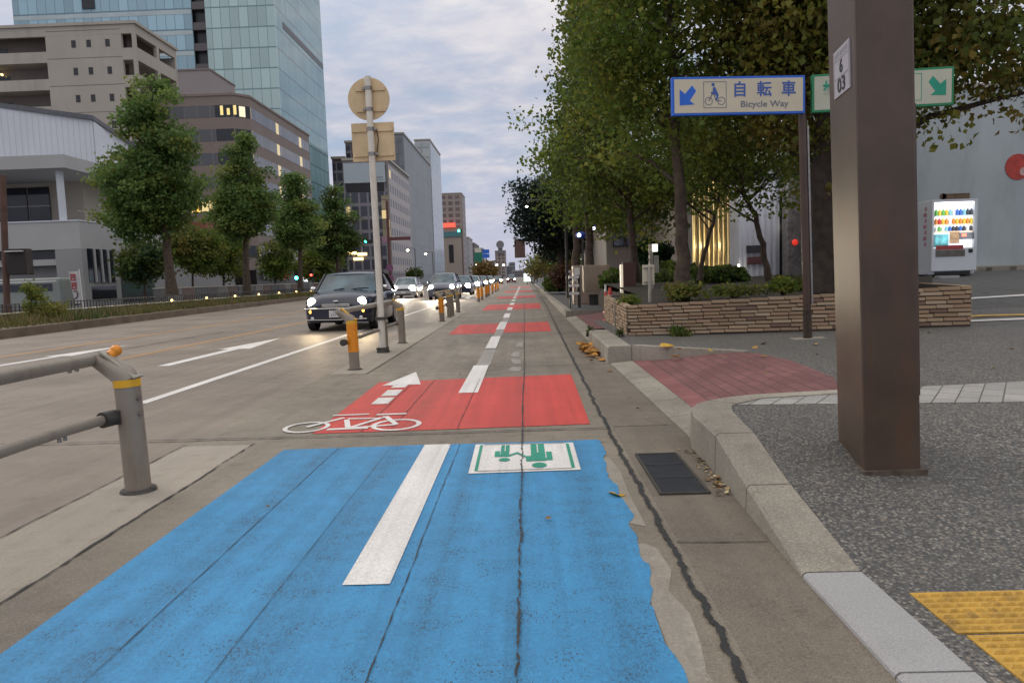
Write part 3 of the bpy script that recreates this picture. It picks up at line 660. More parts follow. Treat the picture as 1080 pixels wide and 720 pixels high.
for lb, px in bl:
    y = RX(px, 312, -2.5).y
    if proto is None:
        o = proto = thing('bollard', (-2.5,y,0), lb, 'bollard', 'bollards far along the bike lane')
        part('post', MB().tube([(0,0,0),(0,0,.82),(0,0,.86)], [.085,.085,.05], 14), 'railmetal', o, True)
        part('reflector_wrap', MB().tube([(0,0,.2),(0,0,.74)], .089, 14), 'orangeref', o, True)
    else: o = copy_tree(proto); o.location = (-2.5,y,0); o['label'] = lb

# ================================================================== ROUND-SIGN POLE
t = thing('sign_pole', (-2.6,12.77,0), 'tall white pole with tan backs of a round and a square sign', 'sign pole'); t.rotation_euler.y = LEAN*.25
P0 = Vector((-2.6,12.77,0))
part('pole', MB().tube([P0,P0+Vector((0,0,4.86))], .058, 20), 'polewhite', t)
part('sleeve', MB().tube([P0,P0+Vector((0,0,.05))], [.12,.11], 16), 'darksteel', t)
part('clamp', MB().box(-2.70,-2.50,12.69,12.85,.60,.65), 'darksteel', t); part('clamp', MB().box(-2.70,-2.50,12.69,12.85,.06,.10), 'darksteel', t)
sx = -2.6
s = part('round_sign', MB().disc((sx-.02,12.86,4.50), .37, (0,1,0), .012, 48), 'signback', t)
for dz in (.16,-.2): part('bracket', MB().box(sx-.24,sx+.28,12.835,12.858,4.5+dz-.025,4.5+dz+.025), 'signback', s)
for dz in (.16,-.2): part('clamp', MB().tube([(sx,12.77,4.5+dz-.03),(sx,12.77,4.5+dz+.03)], .068, 16).box(sx-.11,sx-.05,12.75,12.80,4.5+dz-.02,4.5+dz+.02), 'bolt', s)
sq = part('square_sign', MB().box(sx-.36,sx+.40,12.86,12.872,3.42,4.09), 'signback', t, bevel=.004)
for z in (3.96,3.53):
    part('bracket', MB().box(sx-.34,sx+.38,12.835,12.858,z-.028,z+.028), 'signback', sq)
    part('clamp', MB().tube([(sx,12.77,z-.03),(sx,12.77,z+.03)], .068, 16).box(sx+.05,sx+.11,12.75,12.80,z-.02,z+.02), 'bolt', sq)
part('cable', MB().tube([(sx+.09,12.83,3.98),(sx+.12,12.82,3.8),(sx+.07,12.83,3.5)], .008, 6), 'black', t)

# ================================================================== BROWN PILLAR
px0, px1, pyf, pyb, pz = 1.845, 2.138, 3.87, 4.38, .10
t = thing('street_pillar', (2.0,4.1,pz), 'thick square brown steel pillar with a small numbered plate', 'pillar'); t.rotation_euler.y = -.034
mb = MB().prism([(px0,pyf,pz),(px1,pyf-.03,pz),(px1+.06,pyb,pz),(px0+.075,pyb,pz)], (0,0,5.2))
part('shaft', mb, 'pillar', t, bevel=.016)
part('base_seal', MB().prism([(px0-.02,pyf-.022,pz),(px1+.022,pyf-.052,pz),(px1+.083,pyb+.02,pz),(px0+.055,pyb+.02,pz)], (0,0,.078)), mat('base_grout', (.10,.075,.055), .9, 0, .35, 20, .5, 80), t)
part('side_cover', MB().box(px1+.045,px1+.088,pyf+.13,pyb-.12,.55,2.16), 'pillar', t, bevel=.005)
# the numbered plate sits on the left face, whose direction runs from (px0,pyf) to (px0+.075,pyb)
fa, fb = Vector((px0,pyf,0)), Vector((px0+.075,pyb,0)); fd = (fb-fa).normalized(); fn = Vector((-fd.y,fd.x,0))
if fn.x > 0: fn = -fn
c = fa+fd*.235+Vector((0,0,2.385)); rx, up = -fd, Vector((0,0,1))
loc = worldloc(t)
pl = part('number_plate', MB().obox(c+fn*.003, rx, up, fn, .15, .128, .003), mat('lavender_plate', (.42,.39,.42), .5, 0, .06, 5), t)
def onplate(u, v, k=.0075): return c+rx*u+up*v+fn*k-loc
for z in (.068,-.030): part('rule', MB().obox(c+fn*.0066+up*z, rx, up, fn, .125, .003, .0006), 'plategrey', pl)
for e in (-.138,.138): part('rule', MB().obox(c+fn*.0066+rx*e, rx, up, fn, .002, .115, .0006), 'plategrey', pl)
mb = MB()
for i in range(5):
    u = -.10+i*.05
    for (a, b, w, h) in ((0,.012,.016,.002),(0,-.006,.014,.002),(-.012,0,.002,.018),(.012,.002,.002,.016)): mb.obox(c+fn*.0066+rx*(u+a)+up*(.094+b*.7), rx, up, fn, w, h, .0006)
part('rule', mb, 'plategrey', pl)
lettering('6', .098, 'platedark', pl, onplate(0,.020), rx, up, .001, 'numeral', 1.25)
lettering('03', .105, 'platedark', pl, onplate(0,-.078), rx, up, .001, 'numeral', 1.45)

# ================================================================== BICYCLE WAY SIGNPOST
Ys = 10.3; base = AT(852,355,Ys); base.z = zp(base.x, Ys)-.005
t = thing('signpost', base, 'slim brown signpost with a blue bicycle and a green footway panel', 'signpost'); t.rotation_euler.y = -.030
bx, bz = base.x, base.z
part('pole', MB().tube([(bx,Ys,bz),(bx,Ys,bz+3.62)], .054, 18), 'brownpole', t)
part('pole_sleeve', MB().tube([(bx,Ys,bz),(bx,Ys,bz+.42)], .060, 18), 'barkdark', t)
part('pole_cover', MB().box(bx+.05,bx+.075,Ys-.04,Ys-.02,bz+.5,bz+3.0), 'bolt', t)
part('base_plate', MB().box(bx-.22,bx+.22,Ys-.12,Ys+.12,bz,bz+.014), 'railcap', t)
def sign_panel(x0, y0, x1, y1, zb, zt, border, face, name):
    tl = -.026*(x1-x0)
    a, b = Vector((x0,y0,-.026*(x0-bx))), Vector((x1,y1,-.026*(x1-bx))); d = (b-a).normalized(); n = Vector((d.y,-d.x,0)).normalized(); w = (b-a).length; h = zt-zb
    cc = (a+b)/2+Vector((0,0,(zb+zt)/2)); upv = d.cross(-n).normalized()
    if upv.z < 0: upv = -upv
    pn = part(name, MB().obox(cc, d, upv, n, w/2, h/2, .035), border, t, bevel=.004)
    part('face', MB().obox(cc+n*.0365, d, upv, n, w/2-.03, h/2-.03, .0015), face, pn)
    L0 = worldloc(t)
    return pn, (lambda u, v, k=.040: cc+d*(u-.5)*w+upv*(v-.5)*h+n*k), d, upv, n, w, h, L0
zb, zt = bz+3.16, bz+3.67
pn, fp, d, upv, n, w, h, L0 = sign_panel(bx-1.87, Ys-.26, bx+.0, Ys-.075, zb, zt, 'signblue', 'signcream', 'bicycle_panel')
def poly_on(fp, pts, k=.040): return [fp(u, v, k) for u, v in pts]
part('arrow', MB().prism(poly_on(fp, [(.055,.26),(.165,.28),(.130,.38),(.178,.63),(.148,.78),(.095,.56),(.055,.68)], .0385), n*.002), 'signblue', pn)
mb = MB()
def frame(u0,u1,v0,v1,t_,kk=.0385):
    tv = t_*w/h
    for q in ([(u0,v0),(u1,v0),(u1,v0+tv),(u0,v0+tv)],[(u0,v1-tv),(u1,v1-tv),(u1,v1),(u0,v1)],[(u0,v0+tv),(u0+t_,v0+tv),(u0+t_,v1-tv),(u0,v1-tv)],[(u1-t_,v0+tv),(u1,v0+tv),(u1,v1-tv),(u1-t_,v1-tv)]): mb.prism(poly_on(fp,q,kk), n*.002)
frame(.232,.405,.18,.87,.004)
def ring3(cu, cv, r, th):
    for k in range(20):
        a, b = 2*math.pi*k/20, 2*math.pi*(k+1)/20
        mb.prism(poly_on(fp, [(cu+q*math.cos(x)/w, cv+q*math.sin(x)/h) for x, q in ((a,r),(b,r),(b,r-th),(a,r-th))], .0385), n*.002)
ring3(.272,.36,.055,.010); ring3(.366,.36,.055,.010)
for a, b in (((.272,.36),(.305,.60)),((.305,.60),(.325,.37)),((.325,.37),(.366,.36)),((.272,.36),(.30,.56))):
    du, dv = (b[0]-a[0])*w, (b[1]-a[1])*h; l = math.hypot(du,dv); ox, oy = -dv/l*.006/w, du/l*.006/h
    mb.prism(poly_on(fp, [(a[0]+ox,a[1]+oy),(b[0]+ox,b[1]+oy),(b[0]-ox,b[1]-oy),(a[0]-ox,a[1]-oy)], .0385), n*.002)
part('pictogram', mb, 'signgrey', pn)
mb = MB().prism(poly_on(fp, [(.302,.70),(.318,.74),(.345,.52),(.338,.42),(.328,.38),(.322,.40),(.330,.50),(.312,.53),(.29,.56),(.288,.60),(.302,.60)], .041), n*.002)
mb.disc(fp(.305,.79,.041), .022, n, .002, 16); part('rider', mb, 'signink', pn)
for i, ch in enumerate('自転車'): lettering(ch, .215, 'signink', pn, fp(.505+.185*i,.63,.040)-L0, d, upv, .0035, 'lettering')
lettering('Bicycle Way', .115, 'signgrey', pn, fp(.69,.26,.040)-L0, d, upv, .001, 'lettering', 1.2)
pn, fp, d, upv, n, w, h, L0 = sign_panel(bx+.11, Ys-.06, bx+1.97, Ys-.20, zb+.005, zt+.005, 'signgreen', 'signcream2', 'footway_panel')
part('arrow', MB().prism(poly_on(fp, [(.945,.26),(.835,.28),(.870,.38),(.822,.63),(.852,.78),(.905,.56),(.945,.68)], .0385), n*.002), 'signteal', pn)
for i, ch in enumerate('歩行者'): lettering(ch, .215, 'signteal', pn, fp(.13+.185*i,.62,.040)-L0, d, upv, .0035, 'lettering')
mb = MB(); frame(.60,.775,.16,.87,.004); part('pictogram', mb, 'signteal', pn)

# ================================================================== BRICK PLANTER
A, B = Vector((1.71,11.9,0)), Vector((6.80,11.0,0))
t = thing('planter', (1.71,11.9,.24), 'long low planter wall of thin rough brown bricks', 'planter')
def brick_face(mb, p0, p1, z0, z1, courses, bl=.30, dep=.10):
    d = (p1-p0); Ln = d.length; d.normalize(); n = Vector((d.y,-d.x,0))
    for c in range(courses):
        s = -random.uniform(0, bl) if c % 2 else -random.uniform(0, bl*.5)
        while s < Ln-.02:
            l = bl*random.uniform(.75,1.2); a, b = max(0,s+.006), min(Ln,s+l-.006); s += l
            if b-a < .03: continue
            m_ = (a+b)/2/Ln; zb_ = lerp(z0[0],z0[1],m_); zt_ = lerp(z1[0],z1[1],m_); ch = (zt_-zb_)/courses
            o = random.uniform(-.009,.012); k = random.random()
            mb.cur = mul(random.choice([(.37,.26,.160),(.41,.285,.180),(.34,.23,.140),(.38,.25,.160),(.43,.32,.215)]), random.uniform(.82,1.12))
            if k < .06: mb.cur = (.20,.12,.09)
            za, zc = zb_+c*ch+.013, zb_+(c+1)*ch-.005
            dz = random.uniform(-.003,.003)
            mb.obox(p0+d*(a+b)/2+n*o+Vector((0,0,(za+zc)/2+dz)), d, n, (0,0,1), (b-a)/2, dep/2, (zc-za)/2)
def core(p0, p1, z0, z1, th=.06):
    d = (p1-p0).normalized(); n = Vector((d.y,-d.x,0)); q = n*.03
    mb = MB(); a0, a1 = p0-n*th+n*.0, p1-n*th
    mb.add([p0+q+Vector((0,0,z0[0]-.1)),p1+q+Vector((0,0,z0[1]-.1)),p1+q+Vector((0,0,z1[1]-.012)),p0+q+Vector((0,0,z1[0]-.012)),
            a0+Vector((0,0,z0[0]-.1)),a1+Vector((0,0,z0[1]-.1)),a1+Vector((0,0,z1[1]-.012)),a0+Vector((0,0,z1[0]-.012))],
           [(0,1,2,3),(7,6,5,4),(0,4,5,1),(3,2,6,7),(0,3,7,4),(1,5,6,2)]); return mb
fz0, fz1 = (.245,.33), (.755,.935)
mb = MB(); brick_face(mb, A, B, fz0, fz1, 9); w = part('front_wall', mb, 'brick', t); part('mortar', core(A, B, fz0, fz1), 'mortar', w)
C_ = Vector((1.84,16.2,0)); mb = MB(); brick_face(mb, C_, A+Vector((.03,.06,0)), (.25,.245), (.80,.755), 9); w = part('side_wall', mb, 'brick', t); part('mortar', core(C_, A+Vector((.03,.06,0)), (.25,.245), (.80,.755)), 'mortar', w)
E_ = Vector((7.15,13.6,0)); mb = MB(); brick_face(mb, B+Vector((-.02,.06,0)), E_, (.33,.45), (.935,.96), 9); w = part('side_wall', mb, 'brick', t); part('mortar', core(B+Vector((-.02,.06,0)), E_, (.33,.45), (.935,.96)), 'mortar', w)
def zsoil(x, y): return .67+.022*(y-12)+.028*max(0,x-1.7)
sheet('garden_soil', [(1.78,11.95),(6.78,11.08),(7.10,13.6),(8.6,15.2),(8.6,24.4),(2.6,24.4),(2.6,16.15),(1.86,16.15)], zsoil, 'soil', 'dark soil of the planted bed behind the brick wall', .5)
mb = MB().box(2.52,2.6,16.2,24.4,.1,.76); o = solo('garden_wall', mb, 'mortar', 'low dark wall of the bed along the driveway', 'wall', loc=(2.56,20,.1))
mb = MB().box(1.88,2.6,16.1,16.19,.1,.79); solo('garden_wall', mb, 'mortar', 'short dark back wall of the planter at the driveway', 'wall', loc=(2.2,16.1,.1))
mb = MB().prism([(7.1,13.6,.3),(8.6,15.2,.3),(8.6,15.3,.3),(7.05,13.72,.3)], (0,0,.72)); solo('garden_wall', mb, 'mortar', 'low wall of the bed by the side street', 'wall', loc=(7.8,14.4,.3))

# ================================================================== RIGHT SIDE THINGS
M['cabinet'] = mat('beige_cabinet_paint', (.36,.27,.20), .5, 0, .12, 2, dirt=((.2,.14,.1), .4))
M['whitepaint'] = mat('white_paint', (.70,.68,.64), .45, 0, .08, 3)
M['bluewall'] = mat('pale_blue_grey_wall', (.40,.44,.455), .8, 0, .10, .5, .2, 30, ((.24,.26,.27), .55), False)
M['vend'] = mat('white_vending_paint', (.62,.64,.68), .35, 0, .05, 1, coat=.3)
M['corr'] = mat('corrugated_grey_metal', (.60,.60,.65), .55, .0, .1, .6, dirt=((.2,.2,.21), .3), obj=False)
M['stonecol'] = mat('dark_stone_column', (.16,.14,.125), .35, 0, .5, 9)
M['beigewall'] = mat('beige_rendered_wall', (.34,.30,.26), .85, 0, .1, .4, obj=False)
M['darkdoor'] = mat('dark_doorway', (.02,.02,.022), .3)
M['amberglass'] = emis('amber_lit_glass', (1, .80, .42), .72)
M['conered'] = mat('cone_red', (.62,.075,.05), .5, 0, .12, 8)
M['stele'] = mat('brown_stele', (.105,.05,.038), .5, 0, .2, 3)
# grey-beige cabinet beside the kerb
Y0 = 25.0; p0, p1 = AT(616,311,Y0), AT(643.5,279,Y0)
t = thing('utility_cabinet', ((p0.x+p1.x)/2, Y0+.3, .2), 'beige steel utility cabinet on a short pedestal beside the pavement kerb', 'cabinet')
mb = MB().prism([(p0.x,Y0,p0.z+.1),(p0.x+.08,Y0,p0.z),(p1.x-.25,Y0,p0.z),(p1.x-.06,Y0,p0.z+.16),(p1.x,Y0,p1.z-.06),(p1.x-.05,Y0,p1.z),(p0.x,Y0,p1.z)], (0,.55,0))
part('body', mb, 'cabinet', t, bevel=.01)
part('door_panel', MB().box(p0.x+.06,p1.x-.14,Y0-.012,Y0-.002,p0.z+.14,p1.z-.07), 'cabinet', t, bevel=.004)
part('pedestal', MB().box(p0.x+.2,p0.x+.5,Y0+.1,Y0+.45,.2,p0.z), 'darksteel', t)
t = thing('utility_cabinet', (p0.x-.15,Y0+1.6,.2), 'taller pale cabinet standing behind the beige one', 'cabinet')
part('body', MB().box(p0.x-.28,p0.x+.85,Y0+1.2,Y0+1.9,.2,p1.z+.02), 'cabinet', t, bevel=.02)
part('label_plate', MB().box(p0.x-.25,p0.x-.04,Y0+1.185,Y0+1.198,p1.z-.55,p1.z-.06), 'whitepaint', t)
# slatted barrier
q0, q1 = AT(600.5,321,23.5), AT(610,290,23.5)
t = thing('slatted_barrier', (q0.x+.15,23.5,.2), 'small barrier of white slats on dark posts beside the cabinet', 'barrier')
part('post', MB().box(q1.x-.05,q1.x+.06,23.5,23.6,.2,q1.z), 'darksteel', t); part('post', MB().box(q0.x,q0.x+.05,23.5,23.6,.2,q1.z-.02), 'darksteel', t)
for z in (q1.z-.06, q1.z-.34, q1.z-.6): part('slat', MB().box(q0.x,q1.x+.02,23.45,23.495,z-.04,z+.04), 'whitepaint', t)
# white guard fence pieces further on
t = thing('slatted_barrier', (2.6,38,.2), 'second white slatted barrier farther along the kerb', 'barrier')
for x in (2.3,2.95): part('post', MB().box(x,x+.1,38,38.1,.2,1.5), 'darksteel', t)
for z in (.9,1.2,1.45): part('slat', MB().box(2.3,3.05,37.95,37.995,z-.06,z+.06), 'whitepaint', t)
# traffic cone, poles
cx, cy = AT(643.5,310,19).x, 19.0
t = thing('traffic_cone', (cx,cy,.25), 'red traffic cone standing behind the planter end', 'cone')
part('cone', MB().tube([(cx,cy,.29),(cx,cy,.92)], [.14,.03], 16), 'conered', t); part('base', MB().box(cx-.18,cx+.18,cy-.18,cy+.18,.25,.29), 'conered', t)
part('band', MB().tube([(cx,cy,.62),(cx,cy,.72)], [.092,.078], 16), 'whitepaint', t)
g = G(639.3,339.5,.2)
t = thing('marker_pole', (g.x,g.y,.2), 'thin red and white marker pole at the far end of the planter', 'pole')
part('shaft', MB().tube([(g.x,g.y,.2),(g.x,g.y,1.05)], .022, 10), 'whitepaint', t); part('base', MB().tube([(g.x,g.y,.2),(g.x,g.y,.26)], [.1,.06], 14), 'conered', t)
for z in (.45,.75): part('stripe', MB().tube([(g.x,g.y,z),(g.x,g.y,z+.14)], .024, 10), 'conered', t)
solo('stake', MB().tube([(1.70,13.6,.2),(1.70,13.6,.82)], .016, 8), 'railcap', 'thin pale stake against the side of the planter', 'stake', loc=(1.70,13.6,.2))
# slab sign and small sign backs
a, b = AT(655,308,20.5), AT(670.5,276.5,20.5)
t = thing('slab_sign', ((a.x+b.x)/2,20.5,a.z-.3), 'upright brown slab sign with a bright left edge in the garden bed', 'sign')
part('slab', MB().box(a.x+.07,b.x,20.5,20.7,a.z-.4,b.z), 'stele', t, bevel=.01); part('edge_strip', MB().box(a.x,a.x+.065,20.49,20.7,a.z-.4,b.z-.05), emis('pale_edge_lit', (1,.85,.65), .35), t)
a, b = AT(678,300.5,13.6), AT(690.5,279,13.6)
t = thing('small_sign', (lerp(a.x,b.x,.6),13.6,.7), 'small cream sign seen from behind on a grey post in the planter', 'sign')
part('panel', MB().box(a.x,b.x,13.64,13.65,a.z,b.z), 'signcream', t, bevel=.003); xm = lerp(a.x,b.x,.58)
part('post', MB().tube([(xm,13.6,.65),(xm,13.6,b.z-.03)], .035, 12), 'railcap', t)
for z in (a.z+.05,b.z-.06): part('bracket', MB().box(a.x+.03,b.x-.03,13.622,13.639,z-.012,z+.012), 'bolt', t)
a = AT(687,280,18.5)
t = thing('lamp_post', (a.x,18.5,.8), 'grey post with a small white lamp behind the cream sign', 'lamp')
b = AT(687,257,18.5); part('post', MB().box(a.x-.05,a.x+.05,18.5,18.58,.7,b.z), 'railcap', t)
part('lamp', MB().box(a.x+.04,a.x+.16,18.47,18.56,b.z-.2,b.z-.02), emis('small_lamp_lit', (1,.95,.85), 3), t)
part('sign_strip', MB().box(a.x+.06,a.x+.19,18.48,18.5,b.z-.75,b.z-.3), 'railcap', t)
# white building with the vending machine
WY = 19.8
t = thing('white_building', (18,24,.9), 'pale blue-grey blank-walled building behind the vending machine', 'building')
part('wall', MB().box(9.0,34,WY,34,.2,5.9), 'bluewall', t)
part('coping', MB().box(8.95,34.05,WY-.06,34.05,5.905,6.02), 'railcap', t)
a = AT(962.5,200,WY-.1); part('drainpipe', MB().tube([(a.x,WY-.09,.4),(a.x,WY-.09,5.85)], .055, 10), 'beigewall', t)
part('plinth', MB().box(9.0,34,WY-.16,WY-.002,.4,1.16), 'kerb', t, bevel=.03)
c = AT(1073.5,176,WY)
d_ = part('painted_disc', MB().disc((c.x,WY-.004,c.z), .345, (0,-1,0), .012, 40), mat('red_mural_paint', (.42,.045,.03), .6, 0, .25, 5), t)
part('mural_patch', MB().disc((c.x+.15,WY-.017,c.z-.13), .11, (0,-1,0), .004, 20).disc((c.x+.22,WY-.017,c.z+.02), .05, (0,-1,0), .004, 14), mat('pink_mural_paint', (.55,.35,.33), .6), d_)
mb = MB()
for i in range(9):
    x = 11.4+i*.62; mb.obox((x,WY-.42+random.uniform(-.1,.1),zp(x,WY-.4)+.03), (1,random.uniform(-.3,.3),0), (0,1,0), (0,0,1), random.uniform(.15,.3), random.uniform(.08,.14), .07)
struct('kerb_rubble', mb, 'kerb', 'rough stone edging along the foot of the white wall')
# vending machine: front plane
VYf = 17.6
def vp(px, py, y=None): return AT(px, py, VYf if y is None else y)
bl_, tr_ = vp(981.5,292), vp(1031,209); x0, x1, z0, z1 = bl_.x, tr_.x, zp(10.5,17.6)+.06, tr_.z
t = thing('vending_machine', ((x0+x1)/2, VYf+.38, z0), 'lit white drinks vending machine against the pale wall', 'vending machine')
FX = lambda px: lerp(x0, x1, (px-981.5)/49.5); FZ = lambda py: lerp(z1, z0, (py-209)/80.0)
mb = MB().box(x0,x1,VYf+.06,VYf+1.02,z0,z1); part('body', mb, 'vend', t, bevel=.02)
for x in (x0+.1,x1-.1): part('foot', MB().box(x-.05,x+.05,VYf+.12,VYf+.6,z0-.12,z0), 'darksteel', t)
# front door made round the display opening
wx0, wx1, wz0, wz1 = FX(983.5), FX(1027.5), FZ(261), FZ(212)
dr = part('door', MB().box(x0,wx0,VYf-.02,VYf+.055,z0+.09,z1-.005).box(wx1,x1,VYf-.02,VYf+.055,z0+.09,z1-.005).box(wx0,wx1,VYf-.02,VYf+.055,z0+.09,wz0).box(wx0,wx1,VYf-.02,VYf+.055,wz1,z1-.005), 'vend', t)
sp = FZ(244)
part('display_back', MB().box(wx0+.001,wx1-.001,VYf+.045,VYf+.055,wz0+.001,wz1-.001), emis('display_lit', (.93,.97,1), .62), t)
part('light_strip', MB().box(wx0+.01,wx1-.01,VYf-.005,VYf+.02,wz1-.05,wz1-.012), emis('display_tube_lit', (.95,.98,1), 2.2), t)
cans = [mat('can_'+n_, c_, .3, 0, .1, 20) for n_, c_ in (('green',(.10,.36,.06)),('yellow',(.60,.42,.03)),('orange',(.60,.2,.02)),('red',(.45,.02,.02)),('blue',(.03,.12,.42)),('white',(.65,.65,.62)),('dark',(.03,.03,.04)),('pale_teal',(.2,.45,.5)))]
rows = [(FZ(226), .155, [0,1,0,1,7,5,4,4,7,6,6]), (FZ(235), .14, [2,3,1,2,5,2,1,2,1,2,1]), (FZ(242.5), .12, [5,0,5,7,4,6,6,4,6,5,6])]
cm = {}
for zr, hh, seq in rows:
    part('shelf', MB().box(wx0+.012,wx1-.012,VYf-.005,VYf+.04,zr-.045,zr-.008), 'whitepaint', t)
    for i, k in enumerate(seq):
        key = (k, hh)
        if key not in cm:
            me = MB().tube([(0,0,0),(0,0,hh*.72),(0,0,hh*.86),(0,0,hh)], [.037,.037,.018,.018], 10).mesh('drink'); me.materials.append(cans[k]); cm[key] = me
        o = bpy.data.objects.new('drink', cm[key]); COL.objects.link(o); o.parent = t
        o.location = Vector((lerp(wx0+.06,wx1-.06,i/10), VYf+.008, zr-.007))-t.location
    mb = MB()
    for i in range(11): xx = lerp(wx0+.06,wx1-.06,i/10); mb.box(xx-.025,xx+.025,VYf-.009,VYf-.0055,zr-.035,zr-.018)
    part('button_row', mb, emis('button_lit', (1,.45,.15) if hh < .15 else (.7,.85,1), .5), t)
part('poster', MB().box(wx0+.02,FX(1000),VYf-.012,VYf+.03,FZ(259.5),FZ(246)), mat('teal_poster', (.10,.36,.40), .4, 0, .5, 9), t)
part('brown_sticker', MB().box(FX(1001),FX(1011.5),VYf-.026,VYf-.0205,FZ(256),FZ(244)), mat('brown_sticker', (.27,.16,.08), .5, 0, .5, 12), t)
part('coin_panel', MB().box(FX(1012),wx1-.005,VYf-.03,VYf+.03,FZ(252),FZ(245)), mat('grey_coin_panel', (.10,.10,.12), .4, 0, .4, 15), t)
part('coin_display', MB().box(FX(1014),FX(1019),VYf-.036,VYf-.031,FZ(249),FZ(246)), emis('coin_display_lit', (1,.12,.06), 2.5), t)
part('red_strip', MB().box(FX(986),FX(1016),VYf-.029,VYf-.0205,FZ(262.5),FZ(258)), mat('red_strip', (.36,.05,.05), .5, 0, .3, 10), t)
part('dispenser_flap', MB().box(FX(986),FX(1018),VYf-.034,VYf-.0205,FZ(270),FZ(263)), mat('dispenser_grey', (.13,.12,.10), .4, 0, .3, 8), t, bevel=.006)
part('coin_return', MB().box(FX(1022),FX(1026.5),VYf-.03,VYf-.0205,FZ(266.5),FZ(262.5)), 'black', t)
part('foot_gap', MB().box(x0+.12,x1-.12,VYf+.02,VYf+.05,z0-.02,z0+.07), 'black', t)
mb = MB()
for i in range(7):
    z = lerp(z1-.2, z0+.75, i/6); mb.box(x0-.004,x0-.0005,VYf+.22,VYf+.30+.06*(i%2),z-.05,z+.045)
part('side_lettering', mb, mat('pink_side_lettering', (.45,.20,.24), .5), t)
part('top_sign', MB().box(FX(994),FX(1024),VYf+.05,VYf+.09,z1+.002,z1+.135).disc((FX(995),VYf+.05,z1+.075), .075, (0,1,0), .04, 18), mat('brown_top_sign', (.12,.075,.04), .6, 0, .5, 12), t)
part('yellow_strip', MB().box(x1+.001,x1+.05,VYf+.08,VYf+.14,FZ(240),FZ(216)), mat('yellow_strip', (.5,.42,.02), .5), t)
lt = bpy.data.lights.new('display_light', 'AREA'); lt.energy = 3.5; lt.size = .9; lt.size_y = .9; lt.shape = 'RECTANGLE'; lt.color = (.93,.97,1)
lo = bpy.data.objects.new('display_light', lt); COL.objects.link(lo); lo.parent = t; lo.location = Vector(((wx0+wx1)/2, VYf-.06, (wz0+wz1)/2))-t.location; lo.rotation_euler = (rad(90),0,0)
solo('paving_block', MB().box(x0+.02,x0+.5,VYf-.35,VYf-.1,z0-.2,z0-.03), 'kerbpale', 'pale block on the ground in front of the vending machine', 'block', loc=(x0+.26,VYf-.22,z0-.2), bevel=.02)

# corrugated pavilion with dark doorway
t = thing('pavilion', (7.5,23,.8), 'grey corrugated pavilion with a dark doorway and tilted roof edge', 'building')
a, b = AT(779,297,22.5), AT(822,297,22.5); zt = 4.0
mb = MB(); x = a.x; k = 0
pts = []
while x < b.x: pts.append((x, 22.5-(.03 if k % 4 in (1,2) else 0))); x += .045; k += 1
pts.append((b.x,22.5)); n_ = len(pts)
mb.add([(x,y,.6) for x, y in pts]+[(x,y,zt) for x, y in pts], [(i,i+1,n_+i+1,n_+i) for i in range(n_-1)])
part('corrugated_wall', mb, 'corr', t, fix=False)
part('end_wall', MB().box(a.x-.02,a.x+.0,22.51,23.4,.6,zt), 'corr', t)
part('wall_core', MB().box(a.x+.003,b.x,22.52,23.4,.6,zt), 'darkdoor', t)
d0, d1 = AT(823,290,22.7).x, AT(831,290,22.7).x
part('door', MB().box(b.x+.005,d1+.2,22.75,22.85,.6,3.6), 'darkdoor', t)
c0, c1 = AT(831,290,21.6).x, AT(846,290,21.6).x
part('stone_column', MB().box(c0,c1,21.6,22.1,.6,3.95), 'stonecol', t, bevel=.01)
part('back_wall', MB().box(d1+.2,9.4,23,23.2,.5,4.2), 'stonecol', t)
r0, r1 = AT(768,219,25), AT(850,190,18.9)
part('roof', MB().prism([(a.x-.05,23.6,4.04),(a.x-.05,22.2,4.02),(r1.x,18.9,4.02),(9.0,19.2,4.05),(9.0,23.6,4.1)], (0,0,.14)), mat('dark_roof_edge', (.06,.062,.068), .5), t)
for (u0,u1,v0,v1,mm,nm) in ((787.5,805.5,267,258.5,(.028,.022,.025),'notice_board'),(788,806,279,270.5,(.12,.03,.028),'notice_board')):
    p, q_ = AT(u0,v0,22.42), AT(u1,v1,22.42); part(nm, MB().box(p.x,q_.x,22.40,22.45,p.z,q_.z), mat('board_%d' % u0, mm, .35, 0, .5, 6), t)
p = AT(838.5,255.5,21.55); part('red_reflection', MB().sphere(p, .09, 12, 8, (1,.5,1)), emis('red_reflection_glow', (1,.05,.03), .45), t)  # small red reflection built as a glowing bead
for px, py in ((779,280),(832,238)): p = AT(px,py,22.3); part('downlight', MB().sphere(p, .035, 8, 6), 'whitelamp', t)
for px in (782,800,818):  # added fill lights that brighten the dim corrugated wall
    lt = bpy.data.lights.new('wall_fill_light', 'POINT'); lt.energy = 11; lt.color = (.95,.95,1); lt.shadow_soft_size = .15
    lo = bpy.data.objects.new('wall_fill_light', lt); COL.objects.link(lo); lo.parent = t; lo.location = Vector((AT(px,250,21.3).x, 21.2, 3.6))-t.location
